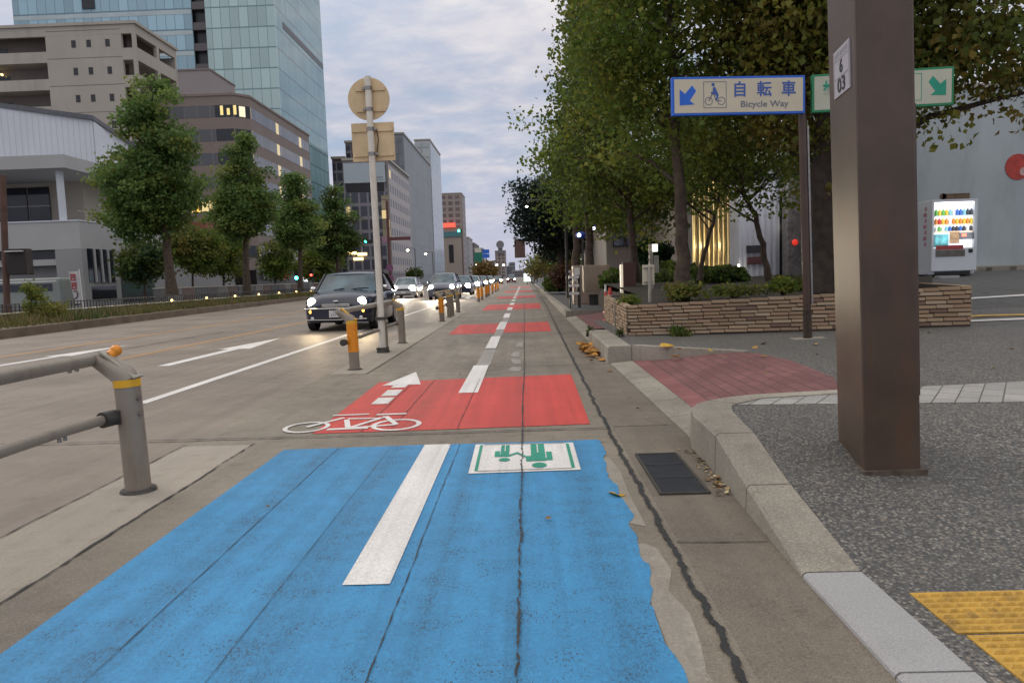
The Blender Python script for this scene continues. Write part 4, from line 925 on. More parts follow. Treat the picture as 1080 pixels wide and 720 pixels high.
# lit glass hall
t = thing('glass_hall', (8,28,.8), 'hall with tall amber-lit glass front between tree trunks', 'building')
a, b = AT(731,290,26.5), AT(771,290,26.5); n_ = 8
part('backdrop_wall', MB().box(a.x-.2,b.x+.4,27.6,27.8,.6,5.8), 'amberglass', t)
for i in range(n_):
    xx0, xx1 = lerp(a.x,b.x,i/n_)+.03, lerp(a.x,b.x,(i+1)/n_)-.03
    part('curtain', MB().box(xx0+.02,xx1-.05,27.3,27.4,.7,random.uniform(4.6,5.3)), mat('amber_curtain_%d' % i, (.62,.56+.03*(i%3),.40), .8, 0, .3, 2), t)
    part('fin', MB().box(xx1,xx1+.06,26.4,26.75,.6,5.4), mat('amber_fin_%d' % i, (.42,.32,.16), .6), t)
part('roof', MB().box(a.x-.6,b.x+.8,26.2,34,5.42,5.7), 'beigewall', t)
part('side_wall', MB().box(a.x-.3,a.x-.05,26.3,34,.6,5.41), 'beigewall', t)
for i in range(4):
    lt = bpy.data.lights.new('hall_lamp', 'POINT'); lt.energy = 13; lt.color = (1,.85,.52); lt.shadow_soft_size = .1
    lo = bpy.data.objects.new('hall_lamp', lt); COL.objects.link(lo); lo.parent = t; lo.location = Vector((lerp(a.x,b.x,(i+.5)/4),26.95,4.9 if i % 2 else 2.2))-t.location
p = AT(759,287,26.2); part('floor_lamp', MB().sphere(p, .09, 10, 8), 'whitelamp', t)
# beige building further along
t = thing('beige_building', (8,40,.5), 'plain beige building half hidden behind the right-hand trees', 'building')
a, b = AT(640,290,36), AT(733,290,36); part('wall', MB().box(a.x,b.x+.5,36,50,.2,6.3), 'beigewall', t)
part('roof', MB().box(a.x-.2,b.x+.7,35.8,50.2,6.302,6.6), 'railcap', t)
for px in (652,665,709,722):
    p = AT(px,235,36); w = part('window', MB().box(p.x-.28,p.x+.28,35.95,35.995,2.6,4.8), 'platedark', t)
    part('pane', MB().box(p.x-.24,p.x+.24,35.93,35.948,2.65,4.75), mat('violet_pane_%d' % px, (.13,.14,.24), .15), w)
part('lit_window', MB().box(AT(716,262,36).x-.1,AT(716,262,36).x+.1,35.96,35.99,1.8,2.6), 'litwin2', t)

# ================================================================== VEHICLES
def car(name, label, group, loc, L_=3.63, W=1.69, Hh=1.41, paint=None, head='headlamp', full=False, hood=.95, cowl=1.2, rakef=.55, rear=.35, hr=.105, tail=False):
    t = thing(name, loc, label, 'car', group); hw = W/2; k = L_/3.63
    wy = (.68*k, L_-.62*k); wr = .30 if not full else .295; arch = wr+.06
    ys = sorted(set([0,.06,.16,.3]+[wy[0]+arch*c for c in (-1,-.95,-.75,-.4,0,.4,.75,.95,1)]+[cowl,cowl+.4]+[wy[1]+arch*c for c in (-1,-.95,-.75,-.4,0,.4,.75,.95,1)]+[L_*.5,L_-.12,L_-.03,L_]))
    rings = []
    for y in ys:
        e = interp(y, [(0,.70),(.06,.82),(.16,.91),(.3,.965),(.7,1),(L_-.5,1),(L_-.12,.93),(L_,.78)])*hw if full else interp(y, [(0,.80),(.06,.89),(.16,.95),(.3,.985),(.7,1),(L_-.5,1),(L_-.12,.95),(L_,.85)])*hw
        zt = interp(y, [(0,.66*hood),(.05,.77*hood),(.16,.86*hood),(.35,.92*hood),(.7,.965*hood),(cowl,hood),(L_-.3,hood),(L_-.1,hood*.95),(L_,hood*.8)])
        zb = interp(y, [(0,.27),(.1,.2),(L_-.1,.2),(L_,.3)]); zs = zb
        for w in wy:
            if abs(y-w) < arch: zs = max(zs, wr+math.sqrt(max(0,arch**2-(y-w)**2)))
        zs = min(zs, zt-.16); ins = max(.1, e-.24)
        half = [(0,zb),(ins,zb),(ins,zs),(e-.01,zs),(e,lerp(zs,zt,.35)),(e*.995,lerp(zs,zt,.62)),(e*.95,zt-.075),(e*.84,zt-.022),(e*.45,zt+.022),(0,zt+.03)]
        rings.append([(x,y,z) for x, z in half]+[(-x,y,z) for x, z in half[-2:0:-1]])
    b = part('body', MB().loft(rings, True), paint, t, True, fix=True)
    # cabin of glass, roof, pillars
    y0, y1, y2, y3 = cowl, cowl+rakef, L_-rear-.35, L_-rear+.1
    rf = Hh-.05
    def cab(y, z, f, inset=0): return [(-f+inset,y,z),(f-inset,y,z)]
    bw, tw = (hw*.92, hw*.76) if full else (hw*.90, hw*.70)
    A_ = [(-bw,y0,hood-.02),(bw,y0,hood-.02),(bw,y3,hood-.02),(-bw,y3,hood-.02)]
    B_ = [(-tw,y1,rf),(tw,y1,rf),(tw,y2,rf),(-tw,y2,rf)]
    def bow(a, b, n=7, d=.12, ax=1):
        return [(lerp(a[0],b[0],i/n), lerp(a[1],b[1],i/n)-d*(1-(2*i/n-1)**2), lerp(a[2],b[2],i/n)) for i in range(n+1)]
    lo_, hi_ = bow(A_[0],A_[1],8,.14), bow(B_[0],B_[1],8,.10); n_ = 9
    part('windscreen', MB().add(lo_+hi_, [(i,i+1,n_+i+1,n_+i) for i in range(8)], True), 'windglass', t, True, fix=False)
    for s in (0, 1):
        a, b2, c, d = (A_[1],A_[2],B_[2],B_[1]) if s else (A_[3],A_[0],B_[0],B_[3])
        part('side_window', MB().add([a,b2,c,d], [(0,1,2,3)]), 'glassdark', t, True, fix=False)
    part('rear_window', MB().add([A_[2],A_[3],B_[3],B_[2]], [(0,1,2,3)]), 'glassdark', t, True, fix=False)
    ov = .03; R0 = bow((-tw-ov,y1-.03,rf-.005),(tw+ov,y1-.03,rf-.005),8,.10); rr = []
    for f, zz in ((0,0),(.06,.035),(.3,.055),(.7,.055),(.94,.03),(1,-.01)):
        rr.append([(p[0]*(1 if 0<f<1 else .985), lerp(p[1], y2+.06, f), rf+zz-(abs(p[0])/tw)**3*.035) for p in R0])
    part('roof', MB().loft(rr, False, False), paint, t, True, fix=False)
    pm = 'black' if full else paint
    for s in (-1, 1):
        part('front_pillar', MB().tube([(s*bw,y0,hood-.03),(s*tw,y1,rf+.005)], .032, 8), pm, t, True)
        part('middle_pillar', MB().tube([(s*bw*1.0,lerp(y0,y3,.52),hood-.02),(s*tw,lerp(y1,y2,.55),rf)], .035, 8), 'black', t, True)
        part('rear_pillar', MB().tube([(s*bw,y3,hood-.03),(s*tw,y2,rf)], .05, 8), pm, t, True)
        mr = part('mirror', MB().sphere((s*(hw+.07),cowl+.28,hood+.06), .085, 10, 8, (1,.6,.75)).tube([(s*hw*.92,cowl+.3,hood),(s*(hw+.05),cowl+.28,hood+.03)], .025, 8), paint if not full else 'chrome', t, True)
        hx, hz, hy = s*(hw-.25), .69 if full else .72*hood, .045 if full else .03
        part('headlight', MB().sphere((hx,hy+.035,hz), hr, 16, 10, (1,.45,1.02)), head, t, True)
        if full:
            part('headlight_ring', MB().tube([(hx,hy-.012,hz),(hx,hy+.03,hz)], [hr+.012,hr+.024], 24, False), 'chrome', t, True)
            part('indicator', MB().sphere((s*(hw-.235),.028,.475), .052, 12, 8, (1,.4,.85)), 'indicator', t, True)
            part('fog_lamp', MB().sphere((s*(hw-.27),.01,.315), .05, 12, 8, (1,.35,1)), 'chrome', t, True)
        for y in wy:
            w = part('wheel', MB().tube([(s*(hw-.19),y,wr),(s*(hw-.015),y,wr)], [wr,wr], 28).tube([(s*(hw-.19),y,wr),(s*(hw-.012),y,wr)], [wr*.94,wr*.94], 28), 'rubber', t, True)
            part('rim', MB().disc((s*(hw-.011),y,wr), wr*.66, (s,0,0), .006, 24), 'rim', w, True)
    part('number_plate', MB().box(-.165,.165,-.045,-.03,.335,.50), 'platewhite', t, True)
    mb = MB()
    for i, wdt in enumerate((.022,.022,.010,.022,.022)): mb.box(-.115+i*.05,-.115+i*.05+wdt,-.048,-.0455,.36,.425)
    for i in range(4): mb.box(-.06+i*.035,-.04+i*.035,-.048,-.0455,.45,.475)
    part('plate_marks', mb, 'plategrey', t, True)
    part('lower_grille', MB().box(-hw*.62,hw*.62,-.012,.05,.24,.335), 'black', t, True, bevel=.02)
    if full:
        part('bumper_strip', MB().tube([(-hw*.95,.12,.545),(-hw*.84,.0,.545),(-.3,-.04,.545),(.3,-.04,.545),(hw*.84,.0,.545),(hw*.95,.12,.545)], .016, 8), 'chrome', t, True)
        part('bumper_strip', MB().tube([(-hw*.85,-.005,.285),(0,-.04,.275),(hw*.85,-.005,.285)], .010, 8), 'chrome', t, True)
        g = part('grille', MB().box(-.36,.36,-.018,.04,.575,.655), 'black', t, True, bevel=.02)
        for z in (.588,.614,.640): part('grille_bar', MB().tube([(-.33,-.022,z),(0,-.03,z),(.33,-.022,z)], .008, 6), 'chrome', g, True)
        part('bonnet_badge', MB().sphere((0,-.005,.715), .03, 10, 6, (2.2,.5,.7)), 'chrome', t, True)
        for x in (-.30,.10): part('wiper', MB().tube([(x,cowl-.06,hood+.03),(x+.2,cowl-.07,hood+.055),(x+.45,cowl+.02,hood+.06)], .012, 6), 'black', t, True)
        for s in (-.3,.3): part('seat_headrest', MB().box(s-.11,s+.11,y1+.45,y1+.6,hood+.05,hood+.3), 'black', t, True, bevel=.05)
    else:
        part('grille', MB().box(-.42,.42,-.012,.04,.55,.68), 'black', t, True, bevel=.02)
    return t
M['mini'] = mat('dark_navy_car_paint', (.010,.016,.040), .22, .0, .1, 2, coat=.5)
M['suv'] = mat('blue_grey_car_paint', (.10,.11,.15), .25, .3, .1, 2, coat=1)
M['silver'] = mat('silver_car_paint', (.36,.37,.39), .28, .5, .05, 2, coat=1)
M['darkcar'] = mat('dark_red_car_paint', (.14,.02,.02), .3, .2, .1, 2, coat=1)
G1 = 'oncoming cars with their lamps on'
car('car', 'dark compact car with round lit headlamps behind the white sign pole', G1, (AT(357,340,18.9).x,18.75,0), paint='mini', full=True, cowl=1.08, rakef=.46, hood=.94).scale = (1.12,1.12,1.12)
car('car', 'blue-grey tall car with lit lamps, second behind the dark compact car', G1, (-5.15,44,0), 4.4, 1.78, 1.66, 'suv', 'headlampw', hood=1.08, cowl=1.05, rakef=.7, hr=.14)
for lb, x, y, ln, ht, pt, hm in [('silver car with dazzling lamps in the lane left of the blue-grey car', -8.55, 50, 4.3, 1.5, 'silver', 'headlampw'),
      ('dark car with dazzling lamps right behind the blue-grey car', -4.9, 53.5, 4.3, 1.5, 'mini', 'headlampw'),
      ('silver car with white lamps in the queue of the near lane', -5.0, 66, 4.3, 1.5, 'silver', 'headlampw'),
      ('dark car with warm lamps in the queue of the near lane', -5.0, 80, 4.3, 1.5, 'mini', 'headlampo'),
      ('silver car with warm lamps farther down the near lane', -5.1, 96, 4.3, 1.5, 'silver', 'headlampo'),
      ('dark car with warm lamps far down the second lane', -8.4, 105, 4.3, 1.5, 'mini', 'headlampo'),
      ('grey car with white lamps far down the second lane', -8.6, 78, 4.3, 1.5, 'suv', 'headlampw'),
      ('dark car with pale lamps at the far end of the near lane', -4.6, 120, 4.3, 1.5, 'mini', 'headlampo')]:
    car('car', lb, G1, (x,y,0), ln, 1.75, ht, pt, hm, hood=.98, cowl=1.1, rakef=.6, hr=.2)  # oversized lamps: headlight glare put into their shape
car('car', 'far dark red car with pale lamps at the end of the bike lane', G1, (-2.6,140,0), 4.4, 1.8, 1.7, 'darkcar', 'headlampw', hood=1.05, rakef=.6, hr=.13)
car('car', 'far dark red car beside the other at the lane end', G1, (-5.8,150,0), 4.4, 1.8, 1.7, 'darkcar', 'headlampw', hood=1.05, rakef=.6, hr=.13)
def spot(x, y, z, e, col, parent_loc=None, ang=60, tilt=82):
    l = bpy.data.lights.new('headlight_beam', 'SPOT'); l.energy = e; l.color = col; l.spot_size = rad(ang); l.spot_blend = 1.0; l.shadow_soft_size = .1
    o = bpy.data.objects.new('headlight_beam', l); COL.objects.link(o); o.location = (x,y,z); o.rotation_euler = (rad(-tilt)+math.pi*0, 0, 0)
    o.rotation_euler = (rad(tilt), 0, math.pi); return o
for x, y, e, c in ((-5.55,18.5,60,(1,.74,.42)),(-4.2,18.5,60,(1,.74,.42)),(-5.75,43.8,700,(1,.86,.62)),(-4.55,43.8,700,(1,.86,.62)),(-8.5,49.8,800,(1,.9,.7)),(-5,65.8,900,(1,.8,.5))):
    spot(x, y, .70, e, c, ang=100, tilt=84)
# parked light van behind the median fence
t = thing('van', (-38,46.5,0), 'pale van body with a painted reflection line parked behind the black fence', 'van')
a, b = AT(-40,300,44), AT(63,297,44); part('body', MB().box(a.x,b.x,44,46,.35,2.15), mat('pale_green_grey_van', (.24,.26,.24), .35, 0, .1, 1), t, bevel=.12)
part('window_band', MB().box(a.x+.3,b.x-.5,43.96,43.995,1.35,1.8), 'glassdark', t); part('reflection_line', MB().box(a.x+.3,b.x-.2,43.97,43.99,1.90,1.97), 'whitepaint', t)  # white strip stands for the reflection in the van window
for x in (a.x+1, b.x-1): part('wheel', MB().tube([(x,43.9,.35),(x,44.1,.35)], .35, 18), 'rubber', t)

# ================================================================== SIGNALS, SIGNS AND LAMPS FAR AWAY
def signal(label, px, py, Y, base_px=None, col='greenlamp', horiz=True, r=.16):
    p = AT(px, py, Y); pxx = p.x if base_px is None else AT(base_px, py, Y).x
    t = thing('traffic_light', (pxx,Y,0), label, 'traffic light', 'traffic lights along the avenue')
    part('pole', MB().tube([(pxx,Y+.1,0),(pxx,Y+.1,p.z+.5)], .09, 8), 'darksteel', t)
    if abs(pxx-p.x) > .3: part('arm', MB().tube([(pxx,Y+.1,p.z+.3),(p.x,Y+.1,p.z+.2)], .05, 8), 'darksteel', t)
    hs = part('housing', MB().box(p.x-.25,p.x+.95,Y-.12,Y+.06,p.z-.25,p.z+.25) if horiz else MB().box(p.x-.22,p.x+.22,Y-.12,Y+.06,p.z-.25,p.z+.65), 'black', t)
    part('lamp', MB().disc((p.x,Y-.13,p.z), r, (0,-1,0), .02, 14), col, hs)
    for i in (1, 2) if horiz else (1,): part('lamp', MB().disc((p.x+(.35*i if horiz else 0),Y-.13,p.z+(0 if horiz else .4)), .13, (0,-1,0), .02, 12), 'lampoff', hs)
signal('green traffic light over the left lanes in front of the grey office', 385.5, 255, 95, 402)
signal('green traffic light low beside the last left-hand tree', 357.5, 275, 90, 352, r=.2)
signal('small teal pedestrian light beneath the left-hand trees', 313, 293, 80, 313, horiz=False, r=.2)
signal('teal light below the second left-hand tree', 260, 297, 70, 260, horiz=False, r=.14)
signal('red pedestrian light left of the dark compact car', 328.5, 290, 78, 329, 'redlamp', False, .13)
signal('left one of two green lights under the right-hand trees', 568, 278, 110, 566)
signal('right one of two green lights under the right-hand trees', 581, 278, 92, 585, r=.2)
signal('teal light at the end of the beige hotel', 484, 243.5, 210, 487, r=.35)
def lamp(label, px, py, Y, m='whitelamp', r=.18, arm=0):
    p = AT(px, py, Y); t = thing('street_lamp', (p.x+arm,Y,0), label, 'street lamp', 'street lamps along the avenue')
    part('pole', MB().tube([(p.x+arm,Y,0),(p.x+arm,Y,p.z+.3),(p.x,Y,p.z+.35)], .07, 8), 'darksteel', t); part('lamp', MB().sphere((p.x,Y-.05,p.z), r, 10, 8, (1,1,.7)), m, t)
for lb, px, py, Y, r in [('street lamp in front of the grey ribbed office', 430, 264, 120, .22),('street lamp in front of the tall grey slab', 449, 268, 125, .2),('street lamp above the queue of cars', 503, 279, 140, .2),
      ('left one of twin lamps below the round-topped tower', 524, 279.5, 160, .22),('right one of twin lamps below the round-topped tower', 531, 279.5, 160, .22),('lamp shining through the dark conifer edge', 555.5, 218, 42, .07),('warm lamp at the trees edge above the bike lane', 554, 277, 100, .16)]:
    lamp(lb, px, py, Y, 'whitelamp', r, 1.2 if Y > 50 else 3.2)
t = thing('street_lamp', (AT(612,243,30).x+.3,30,.2), 'blue-white lit lantern hanging under the right-hand trees', 'street lamp')
p = AT(612.5,248,30); part('pole', MB().tube([(p.x+.35,30,.2),(p.x+.35,30,p.z+.6)], .06, 10), 'darksteel', t)
part('lantern', MB().sphere(p, .19, 12, 8, (1.2,.5,.8)), mat('blue_lantern', (.02,.06,.35), .4), t); part('lamp', MB().sphere(p+Vector((-.08,-.1,.0)), .08, 10, 8), emis('lantern_lit', (.75,.85,1), 5), t)
p = AT(626,238,30.5); part('arm', MB().tube([Vector((p.x-.2,30.2,p.z)),p], .03, 6), 'darksteel', t); part('lantern', MB().sphere(p, .14, 10, 8), mat('violet_lantern', (.06,.04,.4), .4), t); part('lamp', MB().sphere(p+Vector((0,-.1,-.12)), .07, 8, 6), emis('lantern_violet_lit', (.85,.85,1), 4), t)
# brown back of a road sign in the trees
a, b = AT(594,236,34), AT(615,217,34); t = thing('road_sign', (a.x+.1,34,.2), 'brown back of a large road sign among the right-hand trees', 'road sign')
part('panel', MB().box(a.x,b.x,34,34.06,a.z,b.z), 'stele', t); part('post', MB().tube([(a.x+.12,33.9,.2),(a.x+.12,33.9,b.z+.25)], .07, 10), 'darksteel', t); part('rail', MB().box(a.x-.1,b.x+.4,33.85,33.95,a.z-.04,a.z+.06), 'stele', t)
a, b = AT(543,272,75), AT(553.5,252,75); t = thing('road_sign', (b.x,75,.2), 'brown hanging sign panel at the left edge of the dark conifer', 'road sign')
part('panel', MB().box(a.x,b.x,75,75.15,a.z,b.z), 'stele', t); part('arm', MB().tube([(b.x+2,75.1,b.z-.2),(a.x,75.1,b.z-.2)], .1, 8), 'darksteel', t); part('post', MB().tube([(b.x+2,75.1,.2),(b.x+2,75.1,b.z)], .14, 8), 'darksteel', t)
a, b = AT(552.5,297,90), AT(559.5,288,90); t = thing('lit_sign', ((a.x+b.x)/2,90,.2), 'small white lit sign by the kerb far along the bike lane', 'sign')
part('panel', MB().box(a.x,b.x,90,90.1,a.z,b.z), emis('white_sign_lit', (.85,1,.85), 1.0), t); part('post', MB().box((a.x+b.x)/2-.05,(a.x+b.x)/2+.05,90.02,90.08,.2,a.z), 'darksteel', t)
a, b = AT(509,272,170), AT(516,263,170); t = thing('road_sign', ((a.x+b.x)/2,170,0), 'blue direction sign over the far end of the avenue', 'road sign')
m_ = (a.z+b.z)/2
part('panel', MB().box(a.x,b.x,170,170.1,m_+.06,b.z), 'signblue', t); part('panel', MB().box(a.x,b.x,170,170.1,a.z,m_-.06), 'signblue', t); part('post', MB().tube([((a.x+b.x)/2,170.2,0),((a.x+b.x)/2,170.2,b.z)], .15, 8), 'darksteel', t)
p = AT(410,252,110); q_ = AT(433,253,110); t = thing('sign_gantry', (p.x,110,0), 'red-brown sign mast with an arm in front of the grey office', 'sign mast')
part('mast', MB().tube([(p.x,110,0),(p.x,110,AT(410,212,110).z)], .22, 10), mat('red_brown_mast', (.12,.045,.04), .5), t); part('arm', MB().box(p.x,q_.x,109.9,110.1,p.z-.25,p.z+.25), mat('red_brown_arm', (.13,.04,.04), .5), t)
a = AT(397,256,110); part('banner', MB().box(a.x,p.x-.2,109.9,110.0,a.z,a.z+.9), mat('dusty_pink_banner', (.34,.20,.24), .6), t)
for i, z in enumerate((1.6, 3.2)): part('round_plate', MB().disc((p.x,109.7,z), .55, (0,-1,0), .05, 18), mat('violet_plate_%d' % i, (.22,.08,.16), .6), t)
# banner and signal at the left edge
a, b = AT(75,320,33), AT(83.5,286,33); t = thing('banner_flag', ((a.x+b.x)/2,33,0), 'upright white banner with red lettering in front of the grey civic hall', 'banner')
part('cloth', MB().prism([(a.x+.18,33,a.z),(b.x,33,a.z),(b.x-.06,33,b.z),(a.x,33,b.z)], (0,.03,0)), mat('white_banner_cloth', (.52,.50,.50), .8), t)
part('pole', MB().tube([(b.x+.03,33.05,0),(b.x-.03,33.05,b.z+.1)], .025, 8), 'whitepaint', t)
cx_, L0 = lerp(a.x,b.x,.5)-.03, t.location
mb = MB()
for i in range(2):
    zc = b.z-.27-.40*i; xc = cx_+.02*i-.02
    for (u, v, w_, h_) in ((0,.13,.12,.022),(0,.0,.11,.02),(0,-.13,.12,.022),(-.09,0,.02,.14),(.09,.0,.02,.14),(0,.06,.02,.06)): mb.box(xc+u-w_,xc+u+w_,32.97,32.985,zc+v-h_,zc+v+h_)
part('red_lettering', mb, mat('banner_red', (.48,.06,.07), .7), t)
part('dark_lettering', MB().tube([(cx_-.10,32.98,b.z-1.30),(cx_+.08,32.98,b.z-1.22),(cx_+.14,32.98,b.z-1.06),(cx_+.10,32.98,b.z-.93),(cx_-.05,32.98,b.z-.90)], .028, 6), mat('banner_dark', (.12,.07,.08), .7), t)
a = AT(6,318,31); b = AT(3,185,31); t = thing('traffic_light', (a.x,31,0), 'dark signal head on a rusty pole at the left edge, seen from its side', 'traffic light')
part('pole', MB().tube([(a.x,31,0),(b.x-.02,31,b.z)], .13, 12), mat('rusty_pole', (.10,.05,.035), .7, 0, .3, 3), t)
c, d = AT(11,290,31), AT(29,262,31); hs = part('housing', MB().box(c.x,d.x,30.8,31.3,c.z,d.z), mat('rusty_black_housing', (.022,.014,.012), .6), t, bevel=.04)
part('visor', MB().box(c.x+.1,d.x-.05,30.6,30.795,d.z-.14,d.z-.1), 'whitepaint', hs)
part('bracket', MB().tube([(a.x,31,(c.z+d.z)/2),(c.x,31,(c.z+d.z)/2)], .05, 8), 'darksteel', t)

# ================================================================== MEDIAN
MK = [(5,-14.0),(19.8,-14.9),(51.4,-16.8),(130,-17.6)]
def mk(y): return interp(y, MK)
ysl = [5,12,19.8,28,36,44,51.4,70,90,130]
mb = MB().loft([[(mk(y),y,-.02),(mk(y)-.03,y,.26),(mk(y)-.22,y,.27),(-19.4,y,.27),(-19.4,y,-.02)] for y in ysl], True, True, False)
struct('median_bed', mb, mat('brown_median_kerb', (.125,.092,.066), .9, 0, .35, 1.5, .5, 30, obj=False), 'raised brown bed between the avenue and the side lane')
GN = 26000
gy = 9+rng.random(GN)**1.35*85; gx = np.interp(gy, [p[0] for p in MK], [p[1] for p in MK])-.22; gx = gx+(-19.3-gx)*rng.random(GN)
gh = .12+.28*rng.random(GN)**1.5+.12*np.sin(gy*1.7)*np.sin(gx*2.3+gy*.6); gh = np.clip(gh,.07,.6); ga = rng.random(GN)*6.28; gw = .012+.010*rng.random(GN)+gy*.00025; gl = gh*(.2+.5*rng.random(GN)); gb = rng.random(GN)*6.28
co_ = np.zeros((GN,3,3)); co_[:,0] = np.stack([gx+gw*np.cos(ga),gy+gw*np.sin(ga),np.full(GN,.262)],1); co_[:,1] = np.stack([gx-gw*np.cos(ga),gy-gw*np.sin(ga),np.full(GN,.262)],1)
co_[:,2] = np.stack([gx+gl*np.cos(gb),gy+gl*np.sin(gb),.27+gh],1)
def npmesh(name, co, k, hue):
    n = co.shape[0]; me = bpy.data.meshes.new(name); me.vertices.add(n*k); me.vertices.foreach_set('co', co.reshape(-1))
    me.loops.add(n*k); me.loops.foreach_set('vertex_index', np.arange(n*k, dtype=np.int32)); me.polygons.add(n)
    me.polygons.foreach_set('loop_start', np.arange(n, dtype=np.int32)*k)
    a = me.color_attributes.new('hue', 'FLOAT_COLOR', 'POINT'); h = np.ones((n,k,4)); h[:,:,:3] = hue[:,None,:]; a.data.foreach_set('color', h.reshape(-1))
    me.update(calc_edges=True); me.validate(); return me
pal = np.array([(.16,.125,.05),(.11,.115,.035),(.20,.155,.075),(.075,.10,.03)]); patch = (np.sin(gy*.9+gx)+np.sin(gy*.31)*1.2+rng.normal(0,.8,GN)); idx = np.clip(((patch+2.5)/5*4).astype(int),0,3)
o = link('grass', npmesh('grass', co_, 3, pal[idx]*(.7+.6*rng.random((GN,1)))), 'leaf'); o['kind'] = 'stuff'; o['label'] = 'dry olive grass along the median bed'; o['category'] = 'grass'
t = thing('fence', (-19.1,40,.27), 'low black picket fence along the median grass', 'fence')
mb = MB(); 
for y in np.arange(14, 95, .22): mb.box(-19.115,-19.085,y,y+.03,.27,.90)
part('pickets', mb, 'black', t); part('rail', MB().box(-19.08,-19.05,13,95,.84,.89).box(-19.08,-19.05,13,95,.50,.54), 'black', t)
mb = MB().box(-19.045,-19.02,14,95,.53,.57)  # thin pale rail and small emissive studs along the pickets
for y in np.arange(38,95,4.2): part('fence_stud', MB().sphere((-19.0,y,.62), .045+.0006*y, 8, 6), 'warmlamp', t)
part('pale_rail', mb, mat('pale_rail_paint', (.72,.66,.52), .3), t)
t = thing('panel_fence', (-21.5,70,0), 'grey panel fence beyond the left-hand trees', 'fence')
for i in range(34):
    y = 41+i*1.75; part('panel', MB().box(-21.55,-21.5,y,y+1.6,.1,1.25), mat('fence_grey_%d' % (i%4), [(.12,.115,.11),(.20,.19,.18),(.15,.10,.085),(.10,.11,.11)][i%4], .7) if i < 4 else bpy.data.materials['fence_grey_%d' % (i%4)], t)
part('rail', MB().box(-21.6,-21.45,41,101,1.255,1.32), 'railcap', t)

# ================================================================== LEFT BUILDINGS
def pane(parent, mb, m='glassdark', name='window'): return part(name, mb, m, parent)
GRP = None
# civic hall ---------------------------------------------------------
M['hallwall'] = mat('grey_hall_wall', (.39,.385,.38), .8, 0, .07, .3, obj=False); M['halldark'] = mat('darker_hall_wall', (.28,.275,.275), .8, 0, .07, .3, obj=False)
M['hallbeige'] = mat('beige_hall_wall', (.42,.37,.31), .85, 0, .08, .3, obj=False); M['hallwhite'] = mat('white_metal_cladding', (.58,.60,.64), .5, .1, .05, .3, obj=False)
X = -33.0; c = RX(83,233,X); e = RX(152,245,X); Yc, zt = c.y, c.z+.0
t = thing('civic_hall', (-45,60,0), 'low grey and white civic hall with a covered terrace at the left edge', 'building')
zb = RX(83,262,X).z
part('podium', MB().box(X-45,X,Yc,Yc+28,zb-.0,zt), 'hallwall', t)
part('parapet_cap', MB().box(X-45.1,X+.05,Yc-.06,Yc+28,zt+.003,zt+.10), 'hallwhite', t)
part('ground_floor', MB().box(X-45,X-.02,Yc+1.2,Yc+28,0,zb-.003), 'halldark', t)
a, b = RX(83,272,X).z, RX(83,278.5,X).z
part('ledge', MB().box(X-45,X-.1,Yc+.25,Yc+1.19,b,a), 'hallwall', t)
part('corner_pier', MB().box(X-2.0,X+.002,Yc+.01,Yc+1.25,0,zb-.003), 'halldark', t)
for i in range(6):
    x1 = X-2.3-i*2.4; part('window', MB().box(x1-2.1,x1,Yc+1.0,Yc+1.15,a+.05,zb-.06), 'glassdark', t)
y0, y1 = RX(92,280,X).y, RX(121,285,X).y; z0, z1 = RX(92,298,X).z, RX(92,262,X).z; n_ = 4
for i in range(n_):
    ya, yb = lerp(y0,y1,i/n_)+.08, lerp(y0,y1,(i+1)/n_)-.08
    w = part('window', MB().box(X-.3,X+.03,ya,yb,z0,z1), 'glassdark', t); part('frame', MB().box(X+.032,X+.14,yb+.0,yb+.16,z0,z1), 'hallwall', w)
part('lower_window', MB().box(X-.02,X+.02,y0+.3,y1,z0-1.4,z0-.3), 'glassdark', t)
part('wall_recess', MB().box(X-.02,X+.015,y1+.8,y1+6,.2,zb-.3), 'darkdoor', t)
# terrace, column, canopy, upper hall
zc = RX(65,180,X-1.5).z; colp = RX(68,232,X-1.2); zcan = 10.3
part('back_wall', MB().box(X-40,X-3.5,Yc+6.5,Yc+24,zt,zcan+.2), 'hallbeige', t)
for i in range(4):
    w = part('window', MB().box(X-6.3-i*1.9-1.75,X-6.3-i*1.9,Yc+6.38,Yc+6.49,zt+.1,zcan-.35), 'glassdark', t)
    part('frame', MB().box(X-6.3-i*1.9-1.8,X-6.3-i*1.9,Yc+6.33,Yc+6.375,zt+1.9,zt+2.0), 'hallwall', w)
part('column', MB().tube([(colp.x-.3,Yc+.55,zt),(colp.x-.3,Yc+.55,zcan)], .26, 16), 'hallwhite', t)
part('canopy', MB().box(X-45,X-.4,Yc-.5,Yc+22,zcan,zcan+.95), 'hallwall', t)
part('terrace_railing', MB().box(X-.12,X-.08,Yc+.1,Yc+16,zt+.75,zt+.80).box(X-.12,X-.08,Yc+6,Yc+6.05,zt,zt+.75).box(X-.12,X-.08,Yc+3,Yc+3.05,zt,zt+.75).box(X-.12,X-.08,Yc+10,Yc+10.05,zt,zt+.75), 'railcap', t)
a, b = AT(-30,108,58), AT(95,127,65); z0_ = zcan+.955
h0, h1 = AT(0,112.5,59.5).z, AT(95,127,65).z
ua, ub = AT(-60,112,56.5), AT(97,127,65); d = Vector((ub.x-ua.x, 8.5, 0)).normalized(); nn = Vector((-d.y,d.x,0))
mb = MB().prism([(ua.x,56.5,z0_),(ub.x,65,z0_),(ub.x-4,80,z0_),(ua.x-6,74,z0_)], (0,0,h1-z0_)); part('upper_hall', mb, 'hallwhite', t)
